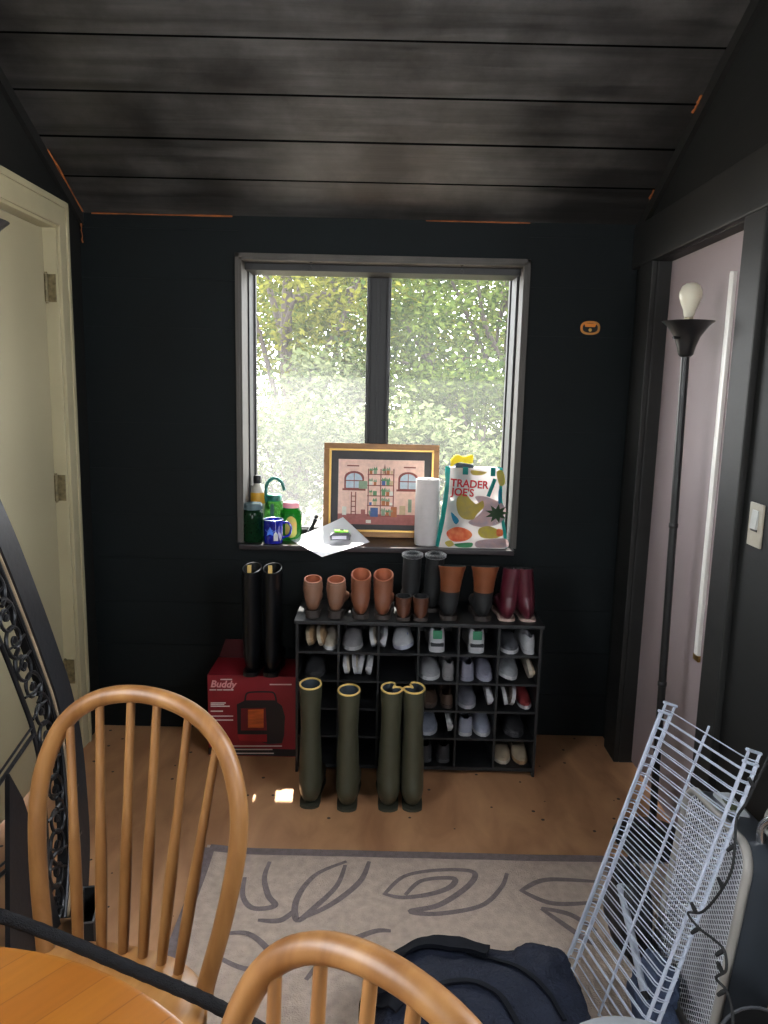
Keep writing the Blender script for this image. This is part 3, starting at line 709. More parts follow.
# ------------------------------------------------------------------ boots
def boot_meshes(h, ra, rb, fl, fw, z1=.10, th=.006, dents=(), top_grow=0.0, waist=0.0, lean=0.0, tilt_y=0.0, sole=.016, heel=.0, rim_dip=0.0, ztoe=.05, n=28, heel_taper=.28):
    bm = BM(); outer = []
    def ring_h(z, a, b, cy, f):
        r = []
        for k in range(n):
            ph = 2 * PI * k / n; m = 1.0
            for (p0, dep, wid) in dents:
                dlt = (ph - p0 + PI) % (2 * PI) - PI
                m -= dep * math.exp(-(dlt / wid) ** 2) * f
            zz = z + (rim_dip * math.cos(ph - PI / 2) * f if rim_dip else 0)
            r.append(Vector((a * math.cos(ph) * m, cy + b * math.sin(ph) * m, zz)))
        return r
    ns = 12
    for i in range(ns + 1):
        u = i / ns; z = h - (h - z1) * u; g = (1 + top_grow * (1 - u) ** 2) * (1 - waist * math.sin(PI * min(1, u * 1.15)) ** 2)
        wr = 1 + .012 * math.sin(u * 23)
        outer.append(ring_h(z, ra * g * wr, rb * g * wr, rb, max(0, 1 - u * 2.6)))
    pv = Vector((0, 2 * rb * .97, z1))
    for i in range(1, 7):
        th_ = R(90 * i / 6); dr = Vector((0, -math.cos(th_), -math.sin(th_)))
        d_ = 2 * rb * (1 - i / 6) + (z1 - sole) * (i / 6) + .03 * math.sin(PI * i / 6)
        a = ra + (fw * .46 - ra) * (i / 6); cen = pv + dr * d_ / 2; r = []
        for k in range(n):
            ph = 2 * PI * k / n
            v = cen + Vector((a * math.cos(ph), 0, 0)) - dr * (d_ / 2) * math.sin(ph)
            v.z = max(v.z, sole); r.append(v)
        outer.append(r)
    ft = [(0, .92), (.3, 1.0), (.6, 1.0), (.8, .86), (.93, .6), (1, .22)]
    for i in range(1, 9):
        t = i / 8; y = pv.y + (fl - pv.y) * t; hh = (z1 - sole) * (1 - t) ** .8 + (ztoe - sole) * (1 - (1 - t) ** .8)
        if t > .9: hh *= .75
        w = fw / 2 * interp(ft, t); r = []
        for k in range(n):
            ph = 2 * PI * k / n; cs_, sn = math.cos(ph), math.sin(ph)
            r.append(Vector((w * math.copysign(abs(cs_) ** .8, cs_), y, max(sole, sole + hh * .5 + hh * .5 * math.copysign(abs(sn) ** .8, sn)))))
        outer.append(r)
    for r in outer:
        for v in r:
            if v.z < z1 * 1.15: v.x *= 1 - heel_taper * (1 - v.z / (z1 * 1.15)) * max(0, min(1, 1 - (v.y - rb) / (rb * 2)))
    add_loft(bm, outer, True, False, True)
    inner = []
    for i in range(ns + 1):
        src = outer[i]; cen = sum(src, Vector()) / n
        inner.append([v + (cen - v).normalized() * th for v in src])
    bi = BM(); add_loft(bi, inner[::-1], True, True, False)
    vs_o = [bi.verts.new(v) for v in outer[0]]; vs_i = [bi.verts.new(v) for v in inner[0]]
    for k in range(n): bi.faces.new((vs_o[k], vs_o[(k + 1) % n], vs_i[(k + 1) % n], vs_i[k]))
    bmesh.ops.remove_doubles(bi, verts=bi.verts, dist=1e-6)
    bs = BM(); out = []
    for t in [0, .01, .025, .045, .07] + [.10 + .9 * i / 20 for i in range(21)]: out.append((fw / 2 * interp(WTAB, t) * 1.02, t * fl))
    poly = [Vector((x, y - .004, 0)) for x, y in out] + [Vector((-x, y - .004, 0)) for x, y in out[::-1]]
    if heel:
        hp = [v for v in poly if v.y < fl * .3]; add_prism(bs, [Vector((v.x * .92, v.y, 0)) for v in hp], (0, 0, heel))
        add_prism(bs, [Vector((v.x, v.y, heel * .0)) + Vector((0, 0, heel if v.y < fl * .3 else 0)) for v in poly], (0, 0, sole - heel if sole > heel else .004))
    else: add_prism(bs, poly, (0, 0, sole + .002))
    rim = [(a + b) / 2 for a, b in zip(outer[0], inner[0])]
    return bm, bi, bs, rim
def shear(bms, lx, ly=0.0):
    for b in bms:
        for v in b.verts: v.co.x += lx * v.co.z; v.co.y += ly * v.co.z
def boot(name, label, loc, rotz, mats, h, ra, rb, fl, fw, trim=None, trim_r=.004, lean=0.0, lean_y=0.0, cat='boot', tab=None, laces=None, group=None, **kw):
    t = thing(name, label, cat, loc, rotz, group)
    a, i_, s, rim = boot_meshes(h, ra, rb, fl, fw, **kw)
    shear((a, i_, s), lean, lean_y); rim = [Vector((v.x + lean * v.z, v.y + lean_y * v.z, v.z)) for v in rim]
    obj('shaft', a, mats[0], t, angle=60); obj('lining', i_, mats[1], t, angle=60); obj('sole', s, mats[2], t, False)
    if trim:
        bm = BM(); add_tube(bm, rim, trim_r, 6, True); obj('rim_trim', bm, trim, t)
    if tab:
        bm = BM(); add_box(bm, (lean * h, .002 + lean_y * h, h + .004), (.016, .004, .045), None, .0015); obj('pull_tab', bm, tab, t)
    return t
m_olive = M('rubber_olive', (62, 62, 48), r=.42, var=.12, scale=6, bump=.05)
m_olivein = M('rubber_lining_dark', (52, 60, 68), r=.7)
m_solegum = M('rubber_sole_olive', (52, 52, 40), r=.7)
m_yel = M('rubber_trim_yellow', (214, 180, 106), r=.5, var=.1)
m_blackboot = M('black_rubber_gloss', (12, 13, 16), r=.28, var=.2, bump=.04)
BO = [(310, 803, 679, (), 'olive rubber boot with an open oval yellow rim, leftmost of four before the rack', -.004),
      (347, 806, 685, (), 'olive rubber boot with an open oval yellow rim, second of four before the rack', .0),
      (388, 806, 683, ((R(40), .85, .42),), 'olive rubber boot with its yellow rim folded in, third of four before the rack', .01),
      (412, 806, 683, ((R(140), .85, .42),), 'olive rubber boot with its yellow rim folded in, rightmost of four before the rack', -.012)]
for px_, pb, pt, dn, lab, ln in BO:
    p = onZ(px_, pb, 0); q = onY(px_, pt, p.y + .06)
    boot('rubber_boot', lab, (p.x, p.y - .038, 0), 0, (m_olive, m_olivein, m_solegum), q.z, .0405, .054, .262, .092, trim=m_yel, trim_r=.0038, lean=ln, dents=dn, z1=.12, sole=.008, heel_taper=.04, waist=.13)
# tall black boots on the heater box
BXT = .345
for x, lab in ((-.518, 'left tall black rubber boot on the red heater box'), (-.437, 'right tall black rubber boot on the red heater box')):
    boot('tall_boot', lab, (x, 2.835, BXT + .002), 0, (m_blackboot, m_blackmatte, m_blackboot), .43, .036, .060, .20, .078, trim=m_blackboot, trim_r=.003, tab=m_yel, z1=.11, rim_dip=.008, top_grow=.06)
# shoes on the rack top
m_tanl = M('suede_tan', (120, 84, 64), r=.6, var=.12, scale=20, bump=.15)
m_tano = M('leather_tan_orange', (122, 74, 52), r=.5, var=.14, scale=20, bump=.1)
m_tanin = M('leather_lining_orange', (164, 90, 58), r=.7)
m_brnl = M('leather_brown', (84, 48, 32), r=.45, var=.2, scale=20)
m_chest = M('leather_chestnut', (116, 64, 36), r=.5, var=.2, scale=15)
m_maroon = M('rubber_maroon', (76, 24, 36), r=.35, var=.15)
m_fuzz = M('black_fleece', (52, 54, 56), r=1, var=.5, scale=120, bump=.8, bscale=200, sheen=.6)
m_soled = M('sole_dark', (48, 40, 36), r=.6)
ZR = RZ + .001
def topx(px_): return onZ(px_, 617, RZ).x
for px_, lab in ((313, 'left tan suede ankle boot at the left end of the rack top'), (335, 'right tan suede ankle boot at the left end of the rack top')):
    boot('ankle_boot', lab, (topx(px_), 2.76, ZR), R(4 if px_ < 320 else -4), (m_tanl, m_tanin, m_soled), .145, .039, .040, .215, .076, z1=.095, sole=.03, heel=.026, rim_dip=.008, dents=(), heel_taper=.45, top_grow=-.12)
for px_, lab in ((361, 'left orange tan leather ankle boot with open top, second pair on the rack top'), (382, 'right orange tan leather ankle boot with open top, second pair on the rack top')):
    boot('ankle_boot', lab, (topx(px_), 2.76, ZR), R(3 if px_ < 370 else -3), (m_tano, m_tanin, m_soled), .165, .038, .046, .22, .078, trim=m_tanin, trim_r=.003, z1=.10, sole=.016, rim_dip=.014, heel_taper=.25, top_grow=.02)
for px_, lab in ((403, 'left brown low shoe in front of the black fleece boots on the rack top'), (420, 'right brown low shoe in front of the black fleece boots on the rack top')):
    t = boot('low_boot', lab, (topx(px_), 2.752, ZR), 0, (m_brnl, m_blackmatte, m_soled), .088, .031, .04, .10, .066, z1=.06, sole=.012, cat='shoe')
for px_, lab, ln in ((410, 'left black fleece lined boot standing tall on the rack top', .03), (431, 'right black fleece lined boot standing tall on the rack top', .06)):
    x = onY(px_, 585, 2.93).x
    boot('fleece_boot', lab, (x, 2.868, ZR), 0, (m_blackmatte, m_fuzz, m_soled), .222, .037, .046, .145, .078, trim=m_fuzz, trim_r=.010, z1=.09, lean=ln)
def two_tone(label, px_, ln):
    x = onZ(px_ , 622, RZ).x
    t = thing('two_tone_boot', label, 'boot', (x, 2.77, ZR))
    a, i_, s, rim = boot_meshes(.205, .038, .042, .21, .082, z1=.09, sole=.016, top_grow=.40, rim_dip=-.010)
    low = BM()
    shear((a, i_, s), ln, .02)
    # split the outer skin: chestnut cuff above, black foot below
    up = a; fo = a.copy()
    bmesh.ops.delete(up, geom=[f for f in up.faces if f.calc_center_median().z < .11], context='FACES')
    bmesh.ops.delete(fo, geom=[f for f in fo.faces if f.calc_center_median().z >= .11], context='FACES')
    obj('cuff', up, m_chest, t, angle=60); obj('foot', fo, m_blackmatte, t, angle=60); obj('lining', i_, m_blackmatte, t, angle=60); obj('sole', s, m_soled, t, False); low.free()
two_tone('left boot with chestnut cuff and black foot, right of the black fleece boots', 449, .05)
two_tone('right boot with chestnut cuff and black foot, beside the maroon boots', 483, .03)
for px_, lab in ((507, 'left maroon rubber boot at the right end of the rack top'), (528, 'right maroon rubber boot at the right end of the rack top')):
    boot('rain_boot', lab, (onZ(px_, 621, RZ).x, 2.775, ZR), 0, (m_maroon, m_blackmatte, M('sole_pale', (176, 150, 140), r=.6)), .20, .037, .045, .21, .08, z1=.09, lean=(.10 if px_ < 515 else -.12), rim_dip=-.006, sole=.008)

# ------------------------------------------------------------------ heater box
def heater_box():
    fy, x0, x1, zt = 2.852, -.692, -.338, BXT
    t = thing('heater_box', 'red cardboard box printed with a portable heater, on the floor beside the rack', 'box', ((x0 + x1) / 2, fy, 0))
    m_red = M('cardboard_red', (126, 20, 32), r=.5, var=.1, scale=8, bump=.04); m_redd = M('cardboard_red_inside', (80, 22, 28), r=.7, var=.1)
    bm = BM(); add_box2(bm, (x0, fy, 0), (x1, fy + .20, zt), .003); obj('carton', bm, m_red, t, False, True)
    bm = BM(); add_prism(bm, [(x0 + .004, fy + .197, zt), (x0 + .15, fy + .197, zt), (x0 + .115, fy + .185, zt + .085), (x0 + .035, fy + .185, zt + .085)], (0, .004, 0)); obj('top_flap', bm, m_redd, t, False, True)
    bm = BM(); add_box2(bm, (x0 - .0005, fy - .0008, .004), (x1 + .0005, fy, .034)); obj('base_stripe', bm, M('print_black', (18, 16, 18), r=.5), t, False, True)
    m_pk = M('print_black_glossy', (24, 22, 26), r=.4); m_or = M('print_orange_grille', (206, 100, 44), r=.6, var=.25, scale=90, stretch=(.2, 1, 1)); m_ink = M('print_pale_ink', (206, 190, 186), r=.6)
    y = fy - .0012; P = lambda px_, pz: Vector((onY(200 + px_ * .1367, 640 + pz * .1367, fy).x, y, onY(200 + px_ * .1367, 640 + pz * .1367, fy).z))
    def flat(name, pts, m, dy=0.0):
        b = BM(); add_prism(b, [P(*q) + Vector((0, -dy, 0)) for q in pts], (0, .0008, 0)); obj(name, b, m, t, False, True)
    flat('heater_picture', [(270, 470), (330, 440), (545, 440), (600, 480), (622, 560), (615, 700), (600, 755), (500, 760), (275, 690)], m_pk)
    bm = BM(); pts = smooth_path([P(330, 445) + Vector((0, -.001, 0)), P(340, 395) + Vector((0, -.001, 0)), P(380, 380) + Vector((0, -.001, 0)), P(500, 378) + Vector((0, -.001, 0)), P(545, 392) + Vector((0, -.001, 0)), P(560, 460) + Vector((0, -.001, 0))], 6)
    add_tube(bm, pts, .0035, 6, flat=(Vector((0, 1, 0)), .15)); obj('handle_picture', bm, m_pk, t, True, True)
    flat('heater_surround', [(300, 500), (480, 495), (490, 660), (300, 660)], M('print_dark_red', (110, 22, 30), r=.5), .0006)
    flat('grille_picture', [(352, 508), (466, 504), (466, 640), (352, 640)], m_or, .0012)
    flat('heater_base_print', [(275, 690), (490, 690), (490, 745), (290, 735)], M('print_red_panel', (150, 24, 34), r=.5), .0006)
    org = P(78, 342)
    def txt(s, px_, pz, size, m=m_ink, bold=0, sh=0):
        o = P(px_, pz); inv = Vector(t.location)
        mt = Matrix.Translation(Vector((o.x, y - .0008, o.z)) - inv) @ Matrix.Rotation(R(90), 4, 'X')
        text_mesh('lettering', s, size, m, t, mt, .0003, None, 'LEFT', bold, sh)
    txt('Buddy', 76, 342, .040, M('print_pale_red', (220, 150, 150), r=.6), .0012, .25)
    for k, (xx, zz, w) in enumerate(((150, 288, 85), (70, 364, 48), (124, 364, 40), (170, 364, 74), (78, 460, 110), (78, 472, 100), (78, 484, 140), (78, 520, 90), (78, 556, 165), (78, 585, 165), (78, 690, 60), (110, 775, 490), (160, 800, 370), (180, 828, 360), (510, 325, 160))):
        flat('print_line', [(xx, zz - 4), (xx + w, zz - 4), (xx + w, zz + 4), (xx, zz + 4)], m_ink)
heater_box()

# ================================================================== ON THE WINDOW STOOL
ZS = WB + .001
def lathe_part(name, prof, mat, parent, seg=28, mtx=None, cap0=True, cap1=True):
    bm = BM(); add_lathe(bm, prof, seg, mtx, cap0, cap1); return obj(name, bm, mat, parent, True, angle=50)
# dark green jar
p = onZ(252, 540, ZS)
jar = thing('glass_jar', 'dark green glass jar with grey lid at the left end of the sill', 'jar', (p.x + .005, 3.125, ZS))
lathe_part('glass_body', [(.040, 0), (.044, .006), (.044, .115), (.041, .128), (.036, .136)], glassy('glass_dark_green', (30, 74, 44), .68), jar)
lathe_part('lid', [(.041, .137), (.043, .139), (.043, .158), (.039, .163), (0.002, .163)], glassy('lid_grey_glass', (110, 126, 130), .75), jar)
# bottle with yellow band
p = onZ(258, 530, ZS)
bt = thing('sauce_bottle', 'bottle with dark cap and yellow label behind the dark green jar', 'bottle', (-.553, 3.243, ZS))
lathe_part('bottle_body', [(.030, 0), (.034, .004), (.034, .150), (.033, .19), (.026, .215), (.015, .228), (.014, .232)], M('bottle_grey_white', (196, 190, 178), r=.3), bt)
lathe_part('label_band', [(.0345, .145), (.0350, .148), (.0350, .190), (.0343, .193)], M('label_yellow', (214, 160, 40), r=.5), bt, cap0=False, cap1=False)
lathe_part('cap', [(.017, .232), (.018, .234), (.018, .262), (.015, .266)], m_black, bt)
# carafe with teal loop
ca = thing('bottle_with_loop', 'pale green glass bottle with a teal carrying loop behind the blue mug', 'bottle', (-.478, 3.235, ZS))
lathe_part('glass_body', [(.040, 0), (.044, .005), (.044, .12), (.040, .145), (.030, .158)], glassy('glass_pale_green', (84, 136, 74), .38), ca)
lathe_part('cap', [(.031, .158), (.032, .16), (.032, .182), (.028, .186)], M('teal_plastic', (30, 120, 96), r=.4), ca)
bm = BM(); pts = smooth_path([(-.028, 0, .12), (-.036, -.012, .18), (-.030, -.012, .232), (.000, -.012, .258), (.032, -.012, .240), (.044, -.012, .205)], 6)
add_tube(bm, pts, .0075, 8, flat=(Vector((0, 1, 0)), .8)); obj('carrying_loop', bm, M('teal_strap', (24, 104, 92), r=.45), ca)
bm = BM(); add_box(bm, (-.004, -.046, .085), (.016, .004, .13), None, .002); obj('strap', bm, M('teal_dark', (20, 84, 66), r=.5), ca)
# blue enamel mug
p = onZ(273, 541, ZS)
mg = thing('enamel_mug', 'shiny blue mug with a paler star print, front left on the sill', 'mug', (-.462, 3.092, ZS))
m_blue = M('blue_enamel', (18, 28, 140), r=.15, var=.1, bump=0, coat=.6)
bm = BM(); add_lathe(bm, [(.036, 0), (.040, .003), (.041, .050), (.042, .100), (.039, .100), (.038, .05), (.036, .008), (.002, .006)], 32, None, True, True); obj('mug_body', bm, m_blue, mg)
bm = BM(); add_tube(bm, [(.0405 * math.cos(2 * PI * k / 32), .0405 * math.sin(2 * PI * k / 32), .1005) for k in range(32)], .002, 6, True); obj('rim', bm, M('enamel_rim_steel', (176, 190, 214), r=.25, metal=.7), mg)
bm = BM(); pts = smooth_path([(.040, 0, .086), (.060, 0, .088), (.074, 0, .066), (.066, 0, .036), (.040, 0, .024)], 6); add_tube(bm, pts, .0052, 8); obj('handle', bm, m_blue, mg)
bm = BM(); star = []
for k in range(10):
    a = PI / 2 + k * PI / 5; r_ = .022 if k % 2 == 0 else .010
    u, w = r_ * math.cos(a) * 1.25 - .008, .054 + r_ * math.sin(a); ang = -PI / 2 + u / .0418
    star.append(Vector((.0420 * math.cos(ang), .0420 * math.sin(ang), w)))
cv = bm.verts.new((.0432 * math.cos(-PI / 2 - .19), .0432 * math.sin(-PI / 2 - .19), .054)); sv = [bm.verts.new(v) for v in star]
for k in range(10): bm.faces.new((cv, sv[k], sv[(k + 1) % 10]))
obj('star_print', bm, M('print_light_blue', (84, 134, 250), r=.3), mg)
tb = thing('hanging_teabag_tag', 'white teabag tag hanging on the front of the blue mug', 'tag', (-.446, 3.044, ZS + .03))
bm = BM(); add_prism(bm, [(-.008, 0, -.012), (.010, 0, -.012), (.010, 0, .014), (.001, 0, .026), (-.008, 0, .014)], (0, .001, 0)); obj('paper_tag', bm, m_paper, tb, False)
bm = BM(); add_tube(bm, smooth_path([(.001, .0, .024), (.000, .002, .045), (-.001, .004, .0735)], 4), .0006, 5); obj('string', bm, m_paper, tb)
# green mason jar, pink lid
mj = thing('mason_jar', 'bright green mason jar with pink lid right of the blue mug', 'jar', (-.400, 3.185, ZS))
lathe_part('glass_body', [(.038, 0), (.046, .006), (.046, .105), (.043, .122), (.032, .134), (.031, .140)], glassy('glass_bright_green', (36, 118, 44), .55), mj)
lathe_part('lid', [(.034, .138), (.035, .140), (.035, .158), (.033, .161)], M('lid_pink', (236, 176, 186), r=.4, trans=.3), mj)
bm = BM(); rows = []
for z, w_ in ((.014, .004), (.018, .018), (.030, .026), (.075, .026), (.092, .021), (.100, .014), (.106, .004)):
    rows.append([bm.verts.new((.0475 * math.cos(-PI / 2 + .12 + w_ * (k - 4) / 4 / .0475), .0475 * math.sin(-PI / 2 + .12 + w_ * (k - 4) / 4 / .0475), z)) for k in range(9)])
for a_, b_ in zip(rows, rows[1:]):
    for k in range(8): bm.faces.new((a_[k], a_[k + 1], b_[k + 1], b_[k]))
obj('label_panel', bm, M('label_yellow_green', (190, 208, 96), r=.5, trans=.3, c2=(236, 170, 90), scale=24), mj)
# small pewter pipe-like figure
fg = thing('pewter_figurine', 'small dark pewter figurine standing before the window between jar and picture', 'figurine', (-.325, 3.262, ZS))
lathe_part('foot', [(.030, 0), (.032, .003), (.026, .007), (.008, .010)], m_iron, fg)
bm = BM(); add_tube(bm, smooth_path([(-.004, 0, .006), (.004, 0, .030), (.016, 0, .055), (.024, 0, .076)], 5), [.008, .010, .011, .011, .010, .009, .008, .008, .007, .007, .0075, .008, .0085, .009, .010, .009], 10); obj('stem', bm, m_iron, fg)
bm = BM(); add_lathe(bm, [(.002, -.008), (.009, -.004), (.010, .004), (.005, .010)], 12, Matrix.Translation((.026, 0, .084)) @ Matrix.Rotation(R(20), 4, 'Y')); obj('head', bm, m_iron, fg)
# paper sheet hanging over the edge
A = Vector((-.395, 3.115, ZS + .004)); A = onZ(289, 539, ZS + .003); Bp = onZ(322, 557, ZS - .002); Cp = onZ(370, 542, ZS + .010); Dp = onY(343, 517, 3.20)
bm = BM(); n = 14; vs = [[None] * (n + 1) for _ in range(n + 1)]
for i in range(n + 1):
    for j in range(n + 1):
        u, v = i / n, j / n      # u: A->B side to D->C ; v: A->D
        pt = A * (1 - u) * (1 - v) + Bp * u * (1 - v) + Dp * (1 - u) * v + Cp * u * v
        fold = max(0, (1 - u) * v * 1.0)
        pt = pt + Vector((0, 0, -.018 * math.sin(PI * v) * math.sin(PI * (1 - u) * .9) - .006 * math.sin(PI * u) * math.sin(PI * v)))
        if pt.y > 3.03: pt.z = max(pt.z, ZS + .0015)
        vs[i][j] = bm.verts.new(pt)
for i in range(n):
    for j in range(n): bm.faces.new((vs[i][j], vs[i + 1][j], vs[i + 1][j + 1], vs[i][j + 1]))
from mathutils.bvhtree import BVHTree
paper_bvh = BVHTree.FromBMesh(bm)
ps = obj('paper_sheet', bm, m_paper); tag(ps, 'white sheet of paper hanging over the sill edge before the picture', 'paper')
# tape measure on the paper
tm_p = onZ(341, 541, ZS + .012)
tz = []
for dx_ in (-.04, 0, .04):
    for dy_ in (0, .034):
        h_ = paper_bvh.ray_cast(Vector((tm_p.x + dx_, 3.07 + dy_, 1.3)), Vector((0, 0, -1)))[0]
        if h_ is not None: tz.append(h_.z)
tm = thing('tape_measure', 'small black and lime green tape measure lying on the white paper', 'tape measure', (tm_p.x, 3.07, max(tz) + .001), R(8))
bm = BM(); add_prism(bm, [(-.042, 0, 0), (.040, 0, 0), (.044, 0, .020), (.030, 0, .032), (-.030, 0, .030), (-.044, 0, .020)], (0, .034, 0)); obj('case', bm, M('plastic_dark_grey', (58, 58, 66), r=.4), tm, False)
bm = BM(); add_box(bm, (.004, .018, .034), (.058, .028, .010), Matrix.Rotation(R(4), 3, 'Y'), .003); obj('grip', bm, M('plastic_lime', (130, 214, 60), r=.4), tm)
bm = BM(); add_box(bm, (-.006, -.001, .012), (.06, .002, .014), None, .0008); obj('label_plate', bm, M('label_silver', (176, 176, 190), r=.35), tm)
bm = BM(); add_box(bm, (.006, .018, .041), (.016, .012, .006), None, .002); obj('lock_button', bm, m_black, tm)
# framed picture
def picture():
    yb, yt = 3.262, 3.318
    bl = Vector((-.268, yb, ZS)); W_ = .505
    t = thing('framed_picture', 'gold framed pink room drawing leaning on the window mullion', 'picture', (bl.x + W_ / 2, yb, ZS))
    H_ = .412; tiltm = Matrix.Rotation(-math.atan2(yt - yb - .02, H_), 4, 'X')
    T = Matrix.Translation((0, 0, 0)) @ tiltm
    m_goldd = M('frame_bronze', (128, 88, 44), r=.35, metal=.3, var=.2, scale=20); m_gold = M('frame_gold_lip', (214, 170, 92), r=.3, metal=.6, var=.15)
    m_mat = M('mat_board_charcoal', (74, 72, 74), r=.7); m_back = M('backing_board', (120, 96, 70), r=.9)
    def ring(name, x0, x1, z0, z1, w, ya, yb_, m):
        b = BM()
        for (a, c) in (((x0, z0), (x1, z0 + w)), ((x0, z1 - w), (x1, z1)), ((x0, z0 + w), (x0 + w, z1 - w)), ((x1 - w, z0 + w), (x1, z1 - w))): add_box2(b, (a[0], ya, a[1]), (c[0], yb_, c[1]), .002)
        for v in b.verts: v.co = T @ v.co
        obj(name, b, m, t, False)
    hx = W_ / 2
    ring('frame', -hx, hx, 0, H_, .026, -.012, .014, m_goldd); ring('frame_lip', -hx + .024, hx - .024, .024, H_ - .024, .009, -.016, .008, m_gold)
    b = BM(); add_box2(b, (-hx + .02, .010, .02), (hx - .02, .014, H_ - .02)); [setattr(v, 'co', T @ v.co) for v in b.verts]; obj('backing', b, m_back, t, False)
    b = BM(); add_box2(b, (-hx + .03, -.003, .03), (hx - .03, .003, H_ - .03)); [setattr(v, 'co', T @ v.co) for v in b.verts]; obj('mat_board', b, m_mat, t, False)
    # drawing: pink wall, darker floor, two arched windows, a tall plant shelf, ladder and pots
    ax0, ax1, az0, az1 = -hx + .064, hx - .064, .056, H_ - .070; y0 = -.0036
    S = lambda u, v: (ax0 + (ax1 - ax0) * u, az0 + (az1 - az0) * (1 - v))
    cols = [(246, 206, 190), (176, 110, 104), (196, 210, 220), (150, 84, 78), (150, 168, 140), (214, 186, 150), (86, 110, 160), (110, 150, 110), (190, 120, 80), (232, 226, 214)]
    ms = [M('picture_ink_%d' % i, c, r=.7, var=.12, scale=60, bump=0) for i, c in enumerate(cols)]
    b = BM()
    def poly(pts, mi, lay):
        add_prism(b, [(S(*q)[0], y0 - .0004 * lay, S(*q)[1]) for q in pts], (0, .0003, 0), mi)
    def rect(u0, v0, u1, v1, mi, lay): poly([(u0, v0), (u1, v0), (u1, v1), (u0, v1)], mi, lay)
    rect(0, 0, 1, 1, 0, 0); rect(0, .84, 1, 1, 1, 1)
    def arch(u0, u1, v0, v1, mi, lay):
        c = (u0 + u1) / 2; w = (u1 - u0) / 2; pts = [(u0, v1), (u0, v0 + .1)] + [(c - w * math.cos(PI * k / 10), v0 + .1 - .1 * math.sin(PI * k / 10)) for k in range(1, 10)] + [(u1, v0 + .1), (u1, v1)]
        poly(pts, mi, lay)
    for (a0, a1) in ((.07, .30), (.70, .93)):
        arch(a0, a1, .18, .46, 3, 1); arch(a0 + .02, a1 - .02, .21, .44, 2, 2); rect((a0 + a1) / 2 - .004, .21, (a0 + a1) / 2 + .004, .44, 3, 3); rect(a0, .32, a1, .335, 3, 3); rect(a0 - .02, .45, a1 + .02, .48, 3, 2)
    for v in (.22, .39, .55, .70, .86): rect(.34, v, .65, v + .014, 3, 2)
    for u in (.345, .49, .64): rect(u, .14, u + .012, .87, 3, 2)
    poly([(.52, .22), (.54, .06), (.56, .22)], 3, 3)
    rnd = random.Random(3)
    for v in (.22, .39, .55, .70, .86):
        for u in (.38, .43, .53, .58, .62):
            s = rnd.uniform(.02, .032); rect(u - s * .7, v - s * 2.2, u + s * .7, v, rnd.choice((4, 5, 6, 7, 8, 9)), 3)
            if rnd.random() < .7: poly([(u - s, v - s * 2.2), (u - s * .5, v - s * 4), (u, v - s * 3), (u + s * .6, v - s * 4.3), (u + s, v - s * 2.2)], rnd.choice((4, 7)), 4)
    for u in (.15, .20): rect(u, .50, u + .012, .86, 3, 2)
    for v in (.56, .64, .72, .80): rect(.15, v, .212, v + .014, 3, 2)
    for (u, v, w, h, c) in ((.05, .86, .05, .13, 9), (.62, .88, .07, .16, 8), (.72, .84, .07, .14, 5), (.38, .88, .09, .14, 6), (.27, .84, .05, .07, 1), (.82, .80, .04, .2, 4), (.24, .45, .1, .12, 4), (.33, .98, .06, .05, 9)): rect(u, v - h, u + w, v, c, 4)
    rect(.10, .09, .24, .11, 3, 2); rect(.76, .10, .90, .12, 3, 2)
    for v in b.verts: v.co = T @ v.co
    obj('drawing', b, ms, t, False)
picture()
# paper towel roll
pr = thing('paper_towel_roll', 'white paper towel roll standing before the picture frame', 'paper towels', (.182, 3.135, ZS))
bm = BM(); add_lathe(bm, [(.048, 0), (.051, .003), (.0515, .14), (.0505, .277), (.048, .280), (.020, .280), (.020, .2)], 36, None, True, True); obj('roll', bm, M('towel_paper', (214, 208, 206), r=.9, var=.03, scale=40, bump=.3, bscale=150, trans=.25), pr)
bm = BM(); add_lathe(bm, [(.0195, .02), (.0195, .279), (.018, .279), (.018, .02)], 20, None, True, True); obj('cardboard_core', bm, M('core_cardboard', (150, 120, 90), r=.9), pr)

